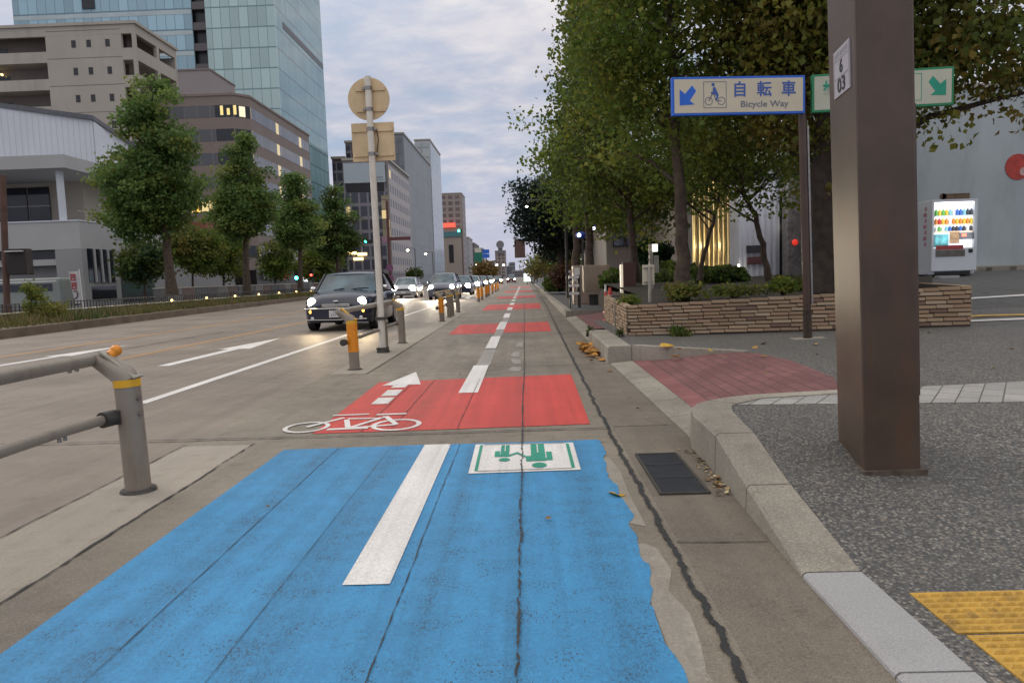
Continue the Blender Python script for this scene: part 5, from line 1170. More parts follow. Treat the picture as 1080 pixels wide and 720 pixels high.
part('roof_edge', MB().prism([(ua.x-.3,56.2,h1),(ub.x+.25,64.8,h1),(ub.x-3.8,80.3,h1),(ua.x-6.2,74.3,h1)], (0,0,.38)), mat('dark_roof_band', (.10,.105,.12), .4), t)
mb = MB()
for i in range(24):
    p = lerp(Vector((ua.x,56.5,0)), Vector((ub.x,65,0)), (i+.5)/24); mb.obox(p+Vector((-d.y*-.02,d.x*-.02,(z0_+h1)/2)), d, nn, (0,0,1), .02, .012, (h1-z0_)/2-.05)
part('cladding_ribs', mb, 'hallwhite', t)
p1, p2 = AT(98,128,65.2), AT(121,152,69)
part('end_curve', MB().prism([(ub.x+.02,65.1,z0_),(p2.x,70,z0_),(p2.x,70,z0_+(h1-z0_)*.5),(lerp(ub.x,p2.x,.72),68.4,h1-1.2),(lerp(ub.x,p2.x,.35),66.8,h1-.35),(ub.x+.02,65.1,h1)], nn*8), 'hallwhite', t)
# apartment block -----------------------------------------------------
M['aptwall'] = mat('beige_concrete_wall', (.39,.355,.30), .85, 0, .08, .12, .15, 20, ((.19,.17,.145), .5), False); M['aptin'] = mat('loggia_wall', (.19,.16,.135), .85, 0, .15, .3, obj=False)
X = -48.0; c = RX(141,25,X); Yc, zt = c.y, c.z; Ye = RX(186,62,X).y; xl = AT(-150,40,Yc).x
t = thing('apartment_block', (-60,100,0), 'beige concrete apartment block with open balconies', 'building')
fl = [zt-1.0-3.35*i for i in range(9)]
bx0, bx1 = AT(0,40,Yc).x, AT(47.5,40,Yc).x; lx0, lx1 = AT(127,30,Yc).x, AT(138,30,Yc).x
# front wall in pieces round the openings
mb = MB().box(xl,X,Yc,Yc+.4,zt-1.15,zt)
mb.box(bx1,lx0,Yc,Yc+.4,0,zt-1.16).box(lx1,X,Yc,Yc+.4,0,zt-1.16)
for i, z in enumerate(fl):
    mb.box(xl,bx1-.01,Yc+.002,Yc+.4,z-3.37+.02,z-2.0); mb.box(lx0+.01,lx1-.01,Yc+.002,Yc+.4,z-3.35,z-1.9)
part('front_wall', mb, 'aptwall', t)
mb = MB()
for i, z in enumerate(fl): mb.box(xl,X-.5,Yc+.41,Yc+2.2,z-3.36,z-3.2)
part('balcony_floors', mb, 'aptwall', t)
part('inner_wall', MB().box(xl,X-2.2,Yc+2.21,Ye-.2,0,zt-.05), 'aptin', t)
mb = MB().box(X-.4,X+.0,Yc+.41,Ye,zt-1.15,zt).box(X-2.4,X-.001,Ye-.5,Ye,0,zt-1.16)
nb = [lerp(Yc+.41,Ye-.5,k) for k in (.0,.5,1)]
mb.box(X-.4,X-.002,lerp(Yc,Ye,.52)-.35,lerp(Yc,Ye,.52)+.35,0,zt-1.16)
for z in fl: mb.box(X-.4,X-.004,Yc+.41,Ye-.51,z-3.35,z-1.75)
part('side_wall', mb, 'aptwall', t)
part('roof', MB().box(xl,X-.41,Yc+.41,Ye-.01,zt-.3,zt-.06), 'aptwall', t)
part('parapet', MB().box(xl-.2,X+.25,Yc-.2,Ye+.2,zt+.003,zt+.35), 'aptwall', t)
for i, z in enumerate(fl[:5]):
    for px in (77,93,113):
        x = AT(px,40,Yc).x; part('window', MB().box(x-.28,x+.28,Yc-.03,Yc-.002,z-1.65,z-.75), 'platedark', t)
    w = part('balcony_window', MB().box(bx1-9,bx1-6.5,Yc+2.15,Yc+2.2,z-2.9,z-.8), 'glassdark', t)
    part('floor_groove', MB().box(bx1+.05,lx0-.05,Yc-.012,Yc-.001,z+.38,z+.46), 'aptin', t)
p = AT(2,79,Yc+1.8); part('balcony_lamp', MB().sphere(p, .16, 8, 6), 'warmlamp', t)
# brown office ----------------------------------------------------------
M['brownwall'] = mat('taupe_office_wall', (.225,.18,.155), .75, 0, .06, .2, obj=False)
X = -36.0; c = RX(258,100,X); Yc, zt = c.y, c.z; Ye = RX(326,150,X).y; xl = AT(150,100,Yc).x
t = thing('office_block', (-45,105,0), 'taupe office block with ribbon windows and some lit floors', 'building')
ch = 1.6
part('wall', MB().prism([(xl,Yc,0),(X-ch,Yc,0),(X,Yc+ch,0),(X,Ye,0),(xl,Ye,0)], (0,0,zt)), 'brownwall', t)
part('parapet', MB().prism([(xl-.1,Yc-.12,zt+.002),(X-ch+.05,Yc-.12,zt+.002),(X+.12,Yc+ch-.05,zt+.002),(X+.12,Ye+.1,zt+.002),(xl-.1,Ye+.1,zt+.002)], (0,0,.3)), 'brownwall', t)
ztop = RX(262,112,X).z; fh = RX(262,112,X).z-RX(262,136,X).z
M['violetglass'] = curtain_mat('violet_ribbon_glass', (.12,.125,.15), (.05,.045,.045), 1.35, 50, 1, .3, .09, .13)
M['darkribbon'] = curtain_mat('dark_ribbon_glass', (.05,.05,.055), (.12,.10,.09), 1.7, 50, 0, .6, .09)
for i in range(7):
    z1 = ztop-fh*i; z0 = z1-1.55
    if z0 < 2.5: break
    part('ribbon_window', MB().box(X-.05,X+.03,Yc+ch+.15,Ye-.4,z0,z1), 'violetglass', t)
    part('ribbon_window', MB().box(xl+.3,X-ch-2.6,Yc-.03,Yc+.05,z0,z1), 'darkribbon', t)
    lit = i in (0,) or i in (4,5)
    part('corner_window', MB().box(X-ch-2.5,X-ch-.1,Yc-.032,Yc+.05,z0,z1), 'glassdark', t)
    if i in (4,5): part('lit_window', MB().box(X-ch-6.2,X-ch-2.9,Yc-.06,Yc-.035,z0+.1,z1-.1), curtain_mat('lit_office_%d' % i, (.5,.4,.2), (.1,.08,.06), 1.1, 50, 0, .6, .12, .8), t)
    if i in (4,5):
        for px in (209,214): part('lit_window', MB().box(AT(px,222,Yc).x-.9,AT(px,222,Yc).x-.35,Yc-.06,Yc-.035,z0,z1), 'litwin', t)
    if i == 0:
        for k in range(3): part('lit_window', MB().box(AT(234+7*k,115,Yc).x-.22,AT(234+7*k,115,Yc).x+.16,Yc-.06,Yc-.035,z0+.25,z1-.35*(k%2)-.1), 'litwin', t)
    a_ = Vector((X-ch,Yc,0)); b_ = Vector((X,Yc+ch,0)); d_ = (b_-a_).normalized()
    part('corner_window', MB().obox((a_+b_)/2+Vector((0,0,(z0+z1)/2)), d_, Vector((d_.y,-d_.x,0)), (0,0,1), ch*.66, .03, (z1-z0)/2), 'glassdark', t)
    if i == 0: part('lit_window', MB().obox((a_+b_)/2+Vector((0,0,(z0+z1)/2))+Vector((d_.y,-d_.x,0))*.035, d_, Vector((d_.y,-d_.x,0)), (0,0,1), ch*.26, .01, (z1-z0)/2-.1), 'litwin2', t)
part('shop_band', MB().box(X-8,X+.04,Yc-.05,Ye-2,.1,3.3), 'darkdoor', t)
a, b = RX(285,301,X), RX(299,291,X); part('red_awning', MB().box(X+.05,X+1.0,RX(287,296,X).y,RX(298,296,X).y,2.0,3.1), mat('shop_red', (.5,.03,.035), .5), t)
part('pale_shop_sign', MB().box(X+.05,X+.9,RX(278,296,X).y,RX(286,296,X).y,2.0,3.1), mat('shop_pale', (.5,.48,.46), .5), t)
for px in (302,308): p = RX(px,304,X); part('shop_window', MB().box(X+.05,X+.1,p.y-1.0,p.y+1.0,p.z-.4,p.z+.6), 'litwin2', t)
p = RX(322,295,X+.3); part('shop_sign', MB().box(X+.06,X+.3,p.y-1.5,p.y+1.5,p.z-.3,p.z+.6), emis('white_shop_sign_lit', (.9,.95,1), 1.2), t)
t = thing('brick_shop', (-30,75,0), 'small reddish building with three warm lamps below the yellowing tree', 'building')
a, b = AT(172,305,85), AT(215,225,85); part('wall', MB().box(a.x,b.x,85,90,0,9), mat('reddish_wall', (.24,.085,.055), .8, 0, .2, .3, obj=False), t)
for px in (197,203,208.5): p = AT(px,296,84.6); part('lamp', MB().sphere(p, .3, 10, 8), 'warmlamp', t)
a, b = AT(194,310,84.8), AT(212,300,84.8); part('shop_glow', MB().box(a.x,b.x,84.85,84.99,.2,2.3), emis('orange_shop_lit', (1,.25,.08), .35), t)
# glass tower -----------------------------------------------------------
X = -60.0; c = RX(288.5,0,X); Yc = c.y; Ye = RX(347.5,190,X).y; xl = AT(14,20,Yc).x; zt = 98
t = thing('glass_tower', (-90,200,0), 'tall teal glass office tower rising out of the picture', 'building')
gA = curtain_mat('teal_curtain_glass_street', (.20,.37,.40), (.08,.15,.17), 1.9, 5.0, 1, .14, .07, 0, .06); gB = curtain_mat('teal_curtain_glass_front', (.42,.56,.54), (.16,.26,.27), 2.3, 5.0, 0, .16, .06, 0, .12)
sx0, sx1 = AT(203,30,Yc).x, AT(218,40,Yc).x
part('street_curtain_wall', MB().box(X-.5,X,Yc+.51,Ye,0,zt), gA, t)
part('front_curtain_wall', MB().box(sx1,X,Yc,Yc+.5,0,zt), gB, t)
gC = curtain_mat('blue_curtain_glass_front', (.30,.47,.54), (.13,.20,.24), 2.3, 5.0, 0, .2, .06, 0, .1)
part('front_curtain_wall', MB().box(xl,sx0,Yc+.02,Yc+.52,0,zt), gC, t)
mb = MB()
for i in range(19): mb.box(xl+.02,sx0-.02,Yc-.03,Yc+.019,5.0*i+3.9,5.0*i+4.9)
part('floor_bands', mb, mat('pale_spandrel', (.45,.52,.52), .4, 0, .1, .3), t)
part('service_shaft', MB().box(sx0,sx1,Yc+1.5,Yc+2.5,0,zt), 'darkdoor', t)
for i in range(8, 19): part('service_balcony', MB().box(sx0+.05,sx1-.05,Yc+.25,Yc+1.5,5.0*i,5.0*i+.5).box(sx0+.05,sx1-.05,Yc+.17,Yc+.245,5.0*i,5.0*i+1.8), mat('shaft_balcony', (.10,.085,.085), .5) if i == 8 else bpy.data.materials['shaft_balcony'], t)
part('louvre_band', MB().box(X-.4,X+.06,Yc+6,Ye-.3,66.5,68.2), 'darkdoor', t)
a = AT(88,5,Yc-.3); part('facade_box', MB().box(AT(87,5,Yc).x,AT(100,5,Yc).x,Yc-.35,Yc-.04,AT(90,10,Yc).z,zt), 'darkdoor', t)
part('core', MB().box(xl+.5,X-.6,Yc+2.6,Ye-.2,0,zt-.5), 'platedark', t)
a, b = AT(186,102,140), AT(221,74,140)
t = thing('penthouse_block', ((a.x+b.x)/2,145,0), 'plain light taupe block between apartment block and glass tower', 'building')
part('wall', MB().box(a.x-8,b.x,140,152,0,b.z), mat('light_taupe_wall', (.30,.26,.25), .8, 0, .05, .2, obj=False), t); part('parapet', MB().box(a.x-8.1,b.x+.15,139.85,152,b.z+.003,b.z+.3), 'brownwall', t)
# mid-distance row -------------------------------------------------------
def slab(label, X, pxc, pyc, pxl, pye, wallm, frontm, sidem, cap='railcap', z0=0):
    c = RX(pxc,pyc,X); Yc, zt = c.y, c.z; Ye = RX(pye,pyc,X).y; xl = AT(pxl,pyc,Yc).x
    t = thing('office_building', ((xl+X)/2,Yc,0), label, 'building')
    part('wall', MB().box(xl,X,Yc,Ye,0,zt), wallm, t)
    part('front_windows', MB().box(xl+.4,X-.4,Yc-.12,Yc-.003,3,zt-1.2), frontm, t); part('street_windows', MB().box(X+.003,X+.12,Yc+.5,Ye-.5,3,zt-1.2), sidem, t)
    part('parapet', MB().box(xl-.2,X+.3,Yc-.3,Ye+.2,zt+.004,zt+.6), cap, t); return t, Yc, Ye, zt, xl
ribs = curtain_mat('ribbed_office_side', (.07,.065,.075), (.32,.27,.23), 3.6, 3.7, 1, .3, .42, .02, .4); bands = curtain_mat('banded_office_front', (.05,.055,.075), (.21,.20,.215), 2.2, 3.4, 0, .4, .22, .012, .3)
M['greyoffice'] = mat('grey_office_wall', (.22,.20,.195), .7, 0, .06, .1, obj=False)
t, Yc, Ye, zt, xl = slab('grey ribbed office with a blank pale billboard on its upper front', -34, 408, 168, 361, 430, 'greyoffice', bands, ribs)
a, b = AT(363,193.5,Yc-.5), AT(405.5,171,Yc-.5); bb = part('billboard', MB().box(a.x,b.x,Yc-.55,Yc-.2,a.z,b.z), mat('pale_blue_billboard', (.40,.46,.49), .6, 0, .04, .2), t)
mb = MB()
for k in range(6): xx = AT(395+1.6*k,187,Yc).x; mb.box(xx,xx+.27,Yc-.6,Yc-.555,AT(395,188,Yc).z,AT(395,186.6,Yc).z); mb.box(xx,xx+.3,Yc-.6,Yc-.555,AT(395,190.3,Yc).z,AT(395,189.6,Yc).z)
part('billboard_marks', mb, 'plategrey', bb)
part('dark_storey', MB().box(xl+.5,X+24,Yc-.18,Yc-.121,AT(380,203,Yc).z,AT(380,194,Yc).z) if False else MB().box(xl+.6,-35,Yc-.2,Yc-.125,AT(380,203,Yc).z,AT(380,194,Yc).z), 'darkdoor', t)
a, b = AT(404,250,Yc-.3), AT(412,206,Yc-.3); part('lit_stair', MB().box(a.x,b.x-.6,Yc-.35,Yc-.13,a.z,b.z), curtain_mat('lit_stair_glass', (.33,.27,.17), (.15,.12,.10), 1.2, 2.4, 0, .5, .1, .25, .4), t)
for px, py in ((371,267),(382,268),(378,273)): p = AT(px,py,Yc-.4); part('lit_window', MB().box(p.x-1.2,p.x+1.2,Yc-.45,Yc-.3,p.z-.35,p.z+.35), 'warmlamp', t)
concr = curtain_mat('grey_panel_side', (.27,.285,.30), (.23,.245,.26), 4, 7, 1, .06, .05, 0, .6); dk = curtain_mat('dark_strip_front', (.20,.205,.22), (.15,.155,.17), 3.0, 4, 0, .15, .1, 0, .5)
slab('tall blank grey slab behind the billboard office', -40, 425, 141.5, 412, 452, mat('grey_slab_wall', (.26,.275,.295), .7, 0, .05, .05, obj=False), dk, concr)
tealg = curtain_mat('pale_glass_side', (.27,.33,.38), (.18,.22,.26), 3.2, 4.2, 1, .2, .1, 0, .2); tealf = curtain_mat('pale_glass_front', (.42,.46,.47), (.30,.33,.34), 4, 4.2, 0, .12, .16, 0, .3)
t, Yc, Ye, zt, xl = slab('white and glass tower right of the tall grey slab', -40, 453, 148, 437, 463.5, mat('white_tower_wall', (.50,.51,.52), .6, 0, .04, .05, obj=False), tealf, tealg)
part('dark_glass_shaft', MB().box(-43.5,-40.2,Yc-.35,Yc-.13,4,AT(450,190,Yc).z), 'glassdark', t)
hot = curtain_mat('beige_hotel_grid', (.13,.095,.085), (.30,.24,.21), 4.6, 4.0, 0, .25, .36, .03, .5); hots = curtain_mat('beige_hotel_side', (.15,.11,.10), (.26,.21,.19), 4.2, 4.0, 1, .25, .4, 0, .5)
t, Yc, Ye, zt, xl = slab('beige gridded hotel tower with a red sign low on its front', -40, 486.5, 204, 465, 490, mat('beige_hotel_wall', (.36,.29,.25), .8, 0, .05, .05, obj=False), hot, hots)
a, b = AT(466,240,Yc-3), AT(480,235,Yc-3); part('red_sign', MB().box(a.x,b.x,Yc-3,Yc-2.5,a.z,b.z), emis('red_sign_lit', (1,.10,.06), 1.1), t)
a, b = AT(464,284,Yc-1.6), AT(486,243.5,Yc-1.6); part('lower_block', MB().box(a.x,b.x,Yc-1.6,Yc-.15,0,a.z+AT(464,251,Yc).z-1), mat('beige_lower_block', (.33,.27,.225), .8, 0, .06, .05, obj=False), t)
a, b = AT(465,250,Yc-2.3), AT(486,244,Yc-2.3); part('teal_band', MB().box(a.x,b.x,Yc-2.3,Yc-1.7,a.z,b.z), mat('teal_band', (.07,.20,.22), .5), t)
a, b = AT(474,277,Yc-1.9), AT(478,258,Yc-1.9); part('dark_slot', MB().box(a.x,b.x,Yc-1.9,Yc-1.65,a.z,b.z), 'darkdoor', t)
def simple(label, px0, px1, py, Y, col, dep=25, win=None, X=None):
    a, b = AT(px0,py,Y), AT(px1,py,Y); t = thing('office_building', ((a.x+b.x)/2,Y,0), label, 'building')
    part('wall', MB().box(a.x,b.x,Y,Y+dep,0,a.z), mat('wall_%d_%d' % (px0,Y), col, .8, 0, .06, .05, obj=False), t)
    part('window_grid', MB().box(a.x+.4,b.x-.4,Y-.2,Y-.01,2,a.z-1), win or bands, t); part('parapet', MB().box(a.x-.3,b.x+.3,Y-.3,Y+dep,a.z+.01,a.z+.8), 'railcap', t); return t, a, b
simple('narrow dark brown building left of the billboard office', 350, 363, 168, 240, (.10,.075,.075))
simple('grey building edge behind the square sign', 364, 374, 151, 262, (.17,.16,.17))
simple('slim pale building right of the beige hotel', 489.5, 494, 251, 520, (.36,.34,.35), 40, tealf)
simple('dark slim building right of the slim pale one', 494.5, 500, 257, 560, (.15,.14,.145), 60)
t, a, b = simple('building with a green sign and white top near the far end', 500, 508.5, 263, 420, (.20,.22,.20))
part('green_sign', MB().box(a.x,b.x,418.5,419.5,AT(504,278,419).z,AT(504,266.5,419).z), mat('green_billboard', (.02,.17,.11), .6), t); part('white_top', MB().box(a.x+.5,b.x-.5,418.6,419.4,AT(504,266.3,419).z,AT(504,262,419).z), mat('white_top_sign', (.6,.56,.48), .6), t)
t, a, b = simple('pale grey tower with a round top at the end of the avenue', 522, 533, 265, 850, (.30,.29,.31), 30, hot)
c = AT(527.5,258,845); part('round_top', MB().disc((c.x,845,c.z), 4.6, (0,-1,0), 3, 24), mat('round_top', (.20,.19,.20), .7), t); part('neck', MB().box(c.x-2.6,c.x+2.6,845.5,850,AT(527,266,848).z-1,c.z-3.5), mat('tower_neck', (.24,.22,.23), .7), t)
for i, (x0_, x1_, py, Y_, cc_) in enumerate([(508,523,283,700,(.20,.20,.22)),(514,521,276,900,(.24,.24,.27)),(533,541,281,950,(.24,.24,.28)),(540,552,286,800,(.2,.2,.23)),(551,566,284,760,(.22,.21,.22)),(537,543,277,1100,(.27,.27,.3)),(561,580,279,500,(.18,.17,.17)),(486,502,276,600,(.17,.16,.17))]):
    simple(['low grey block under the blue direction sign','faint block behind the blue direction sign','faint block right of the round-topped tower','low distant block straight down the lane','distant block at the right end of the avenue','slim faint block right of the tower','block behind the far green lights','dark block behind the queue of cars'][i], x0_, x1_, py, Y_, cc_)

# ================================================================== TREES
def leaf_co(cent, sig, per, size, up=.5, droop=0):
    """rhombic leaves scattered round each clump centre; returns (n,4,3) corners and the clump index"""
    nC = len(cent); n = nC*per; ci = np.repeat(np.arange(nC), per); c = np.asarray(cent)[ci]
    off = np.clip(rng.normal(0,1,(n,3)),-1.7,1.7)*np.array(sig)
    p = c+off
    d = rng.normal(0,1,(n,3)); d[:,2] -= droop; d /= np.linalg.norm(d,axis=1,keepdims=True)
    nn = rng.normal(0,1,(n,3)); nn[:,2] += up*2; nn -= d*(nn*d).sum(1,keepdims=True); nn /= np.linalg.norm(nn,axis=1,keepdims=True)
    s = np.cross(d, nn); l = size*(.65+.7*rng.random((n,1))); w = l*(.32+.2*rng.random((n,1)))
    return np.stack([p-d*l*.5, p+s*w+nn*l*.1, p+d*l*.5-nn*l*.12, p-s*w+nn*l*.1],1), ci
def ellips_points(ells, n):
    vol = np.array([e[1]*e[2]*e[3] for e in ells]); k = rng.choice(len(ells), n, p=vol/vol.sum()); v = rng.normal(0,1,(n,3)); v /= np.linalg.norm(v,axis=1,keepdims=True)
    r = (.30+.70*rng.random((n,1))**.55); E_ = np.array([[*e[0]] for e in ells]); S_ = np.array([[e[1],e[2],e[3]] for e in ells])
    return E_[k]+v*r*S_[k]
def tree(name, label, cat, base, trunk, r0, ells, nc, per, leaf, pal, bark='bark', sig=.33, group=None, nbr=26, droop=.2, bend=.25):
    """trunk: list of points; ells: crown volumes (centre, rx, ry, rz)"""
    t = thing(name, base, label, cat, group); pts = [Vector(p) for p in trunk]; n = len(pts)
    mb = MB(); fine = []
    for i in range(n-1):
        for k in range(4): fine.append(lerp(pts[i],pts[i+1],k/4)+Vector((random.gauss(0,.02),random.gauss(0,.02),0))*(1 if i+k else 0))
    fine.append(pts[-1]); rs = [r0*(1.0-.72*i/(len(fine)-1)) for i in range(len(fine))]; rs[0] = r0*1.35; rs[1] = r0*1.08
    mb.tube(fine, rs, 10)
    cs = ellips_points(ells, nc)
    # limbs towards a spread of the leaf clumps
    for q in cs[rng.choice(nc, min(nbr, nc), replace=False)]:
        q = Vector(q); cand = [i for i in range(len(fine)//3, len(fine)) if fine[i].z < q.z+.6] or [len(fine)//2]
        i = min(cand, key=lambda i: (fine[i]-q).length+abs(fine[i].z-(q.z-(fine[i].xy-q.xy).length*.6))*.8); a = fine[i]
        m_ = lerp(a,q,.5)+Vector((random.gauss(0,.12),random.gauss(0,.12),bend*(q-a).length*.35)); rr = min(rs[i]*.5, .02+.02*(q-a).length)
        mb.tube([a,lerp(lerp(a,m_,.5),lerp(m_,q,.5),.22)*.6+lerp(a,m_,.5)*.4,m_,lerp(m_,q,.55)+Vector((0,0,.03)),q], [rr,rr*.8,rr*.6,rr*.38,.008], 6, False)
    part('trunk', mb, bark, t, fix=False)
    co, ci = leaf_co(cs, (sig,sig,sig*.62), per, leaf, droop=droop)
    pal = np.array(pal); pk = pal[rng.integers(0,len(pal),nc)]; hue = pk[ci]*(.72+.56*rng.random((len(ci),1)))
    me = npmesh('crown', co-np.array(base)[None,None,:], 4, hue); link('crown', me, 'leaf', t); return t
GREEN = [(.150,.205,.035),(.110,.175,.032),(.185,.225,.040),(.225,.235,.042),(.125,.180,.036)]
DEEP = [(.070,.105,.026),(.090,.120,.028),(.105,.120,.030),(.058,.090,.026)]
OLIVE = [(.165,.190,.036),(.220,.215,.040),(.125,.155,.032),(.235,.180,.042),(.150,.130,.034),(.115,.150,.032)]
YELL = [(.19,.20,.05),(.15,.18,.045),(.24,.20,.05),(.12,.15,.04)]
BLUEG = [(.020,.038,.030),(.028,.046,.036),(.016,.030,.026),(.034,.052,.038)]
def E3(px, py, Y, rx, ry, dy=1.0): p = AT(px,py,Y); s = Y/F; return ((p.x,p.y,p.z), rx*s, max(rx,ry)*s*dy, ry*s)
def TP(Y, *pp): return [AT(x,y,Y+(q[0] if q else 0)) for x, y, *q in pp]
gR = 'street trees on the right-hand pavement'
b = AT(722,302,14.6); tr = TP(14.6,(722,304),(719,240),(716,180),(712,110),(706,20),(702,-60))
tree('street_tree', 'green tree with the straight lichen-grey trunk in the planter behind the cream sign', 'tree', (b.x,14.6,.7), tr, .15,
     [E3(668,20,14.8,66,70),E3(650,80,15.6,50,55),E3(700,150,15,60,40),E3(745,60,15,60,70),E3(690,-80,15,110,80),E3(668,120,15,50,50)], 330, 62, .105, GREEN, sig=.34, nbr=44, group=gR)
b = AT(880,300,13.4); tr = TP(13.4,(872,306),(873,250),(868,190),(872,130),(890,70),(900,-20),(905,-110))
tree('street_tree', 'dark thick-trunked tree with browning leaves behind the brown pillar', 'tree', (b.x,13.4,.75), tr, .30,
     [E3(840,20,13.6,90,70),E3(800,90,15.5,60,60),E3(870,70,15,70,60),E3(960,70,14.5,60,50),E3(835,30,13.2,80,60),E3(905,-20,13.4,110,80),E3(975,40,12.6,60,60),E3(1040,40,12.0,70,62),E3(1100,30,11.8,60,70),E3(800,-60,13,90,60),E3(1010,-70,12.5,110,70),E3(920,90,13.2,70,45),E3(855,120,13.8,60,55),E3(1003,112,12.4,30,34),E3(1066,118,12.0,26,26),E3(985,140,12.3,14,26),E3(895,190,13.8,38,50)], 820, 50, .112, OLIVE, 'barkdark', sig=.27, nbr=90, group=gR, droop=.9)
b = AT(806,296,17); tr = TP(17,(812,297),(806,265),(798,235),(786,205),(772,165),(765,120))
tree('street_tree', 'slender leaning tree in front of the corrugated pavilion', 'tree', (b.x,17,.8), tr, .085,
     [E3(800,205,17,40,24),E3(765,185,17.2,45,30),E3(790,150,17.5,60,40),E3(735,130,18,50,60),E3(830,150,17.6,40,40)], 150, 55, .10, GREEN+OLIVE[:3], sig=.32, nbr=34, group=gR)
b = AT(740,290,19); tr = TP(19,(738,296),(742,268),(752,235),(760,205),(768,170))
tree('street_tree', 'thin bent tree against the amber-lit glass hall', 'tree', (b.x,19,.85), tr, .07,
     [E3(765,195,19,28,20),E3(755,160,19.5,50,35),E3(715,200,19.5,35,24),E3(700,170,20,45,40)], 110, 55, .11, GREEN, sig=.34, nbr=26, group=gR)
b = AT(671,290,21); tr = TP(21,(672,297),(668,262),(664,225),(666,180),(670,120),(668,40))
tree('street_tree', 'dark-stemmed tree above the brown slab sign', 'tree', (b.x,21,.85), tr, .13,
     [E3(660,190,21,50,42),E3(625,150,21,45,60),E3(690,200,21.4,42,36),E3(650,100,21.5,60,60),E3(655,20,22,60,60),E3(650,-60,22,60,70),E3(680,235,21.6,30,18)], 330, 55, .12, GREEN+DEEP, sig=.42, nbr=44, group=gR)
b = AT(621,285,27); tr = TP(27,(621,292),(622,255),(618,210),(612,150),(606,80),(604,0))
tree('street_tree', 'tall green tree nearest the bike lane behind the beige cabinet', 'tree', (b.x,27,.2), tr, .17,
     [E3(626,20,27,30,60),E3(620,90,27,30,50),E3(594,140,27,22,36),E3(620,170,27,40,45),E3(636,-60,27,42,70),E3(636,220,27,38,28),E3(562,128,26.5,13,12),E3(574,178,27,16,20)], 360, 62, .14, GREEN, sig=.36, nbr=50, group=gR)
b = AT(608,284,32); tr = TP(32,(607,292),(608,250),(606,200),(600,150))
tree('street_tree', 'second dark-stemmed tree behind the beige cabinet', 'tree', (b.x,32,.2), tr, .20,
     [E3(606,205,32,36,36),E3(645,205,33,50,40),E3(602,165,33,26,35),E3(635,130,34,40,60)], 200, 60, .16, DEEP+GREEN[:2], sig=.55, nbr=30, group=gR)
b = AT(588,285,44); tr = TP(44,(592,292),(590,255),(586,220),(584,190))
tree('conifer', 'dark blue-green conifer with a feathery edge over the bike lane', 'tree', (b.x,44,.2), tr, .22,
     [E3(580,235,44,36,32,.7),E3(570,212,44,28,22,.7),E3(595,255,45,30,18,.7),E3(557,232,43.5,18,20,.7),E3(556,200,43.5,15,12,.7),E3(600,210,45,30,30,.7)], 230, 90, .17, BLUEG, 'barkdark', sig=.42, nbr=46, group=gR, droop=.1)
b = AT(588,290,60); tr = TP(60,(590,294),(589,280),(588,268))
tree('small_tree', 'small yellow-green tree beyond the conifer trunk', 'tree', (b.x,60,.2), tr, .10, [E3(586,272,60,22,12),E3(600,278,58,16,10),E3(570,282,62,14,8)], 90, 60, .2, YELL, sig=.5, nbr=16)
b = AT(500,290,130); tr = TP(130,(508,294),(508,284),(508,278))
tree('small_tree', 'far amber-tinted roadside tree behind the queue of cars', 'tree', (b.x,130,.0), tr, .2, [E3(511,287,130,7,6),E3(514,285,135,5,5)], 40, 50, .5, [(.20,.13,.04),(.15,.11,.035)], sig=1.0, nbr=8)
gL = 'conical street trees along the left side of the avenue'
def conic(label, px, top, bot, half, Ybase, leaf, pal, n, r=.2, per=60):
    Y = Ybase; b = AT(px+14 if px < 200 else px+6,308,Y); cx_ = px
    tr = TP(Y,(px+20*(Y < 45)+4,312),(px+14*(Y < 45)+3,250),(px+6,190 if top < 150 else 230),(px,top+6))
    ells = []; H_ = bot-top
    n = int(n*.86)
    for f, wf in ((.09,.10),(.17,.22),(.26,.34),(.38,.50),(.53,.70),(.67,.92),(.80,1.0),(.91,.84),(1.0,.5)):
        ells.append(E3(px+half*.12*math.sin(f*17),top+H_*f,Y,half*wf*.86,H_*.12)); 
        if wf > .5: ells.append(E3(px-half*wf*.5,top+H_*(f+.03),Y-.3,half*wf*.42,H_*.09)); ells.append(E3(px+half*wf*.5,top+H_*(f+.02),Y+.3,half*wf*.42,H_*.09))
    rr_ = random.Random(int(px)*7)
    for k in range(26):     # uneven outline: boughs that stick out of the cone
        f = rr_.uniform(.10,1.04); wf = interp(f, [(.0,.06),(.24,.30),(.5,.66),(.72,.97),(.85,1.0),(1,.7)]); sd = rr_.choice((-1,1))*rr_.uniform(.85,1.22)
        ells.append(E3(px+half*wf*sd,top+H_*f-rr_.uniform(0,6),Y+rr_.uniform(-1.5,1.5),half*rr_.uniform(.12,.24),H_*rr_.uniform(.03,.06)))
    tree('ginkgo_tree', label, 'tree', (b.x,Y,.26), tr, r, ells, n, per, leaf, pal, sig=leaf*1.75, nbr=40, group=gL, bend=.5)
LEFTG = [(.140,.225,.060),(.105,.185,.052),(.170,.240,.062),(.215,.255,.064),(.118,.190,.054)]
conic('tallest conical tree, leftmost of the row in front of the civic hall', 158, 78, 240, 53, 39.5, .19, LEFTG, 360, .27, 105)
conic('conical tree in front of the taupe office block', 256, 138, 244, 33, 51.4, .20, LEFTG, 260, .25, 95)
conic('smaller conical tree below the glass tower', 313, 178, 256, 24, 62.9, .22, LEFTG, 190, .22, 90)
conic('conical tree next to the grey billboard office, last of the left row', 353, 190, 266, 25, 74.5, .24, DEEP+LEFTG[:2], 190, .25, 90)
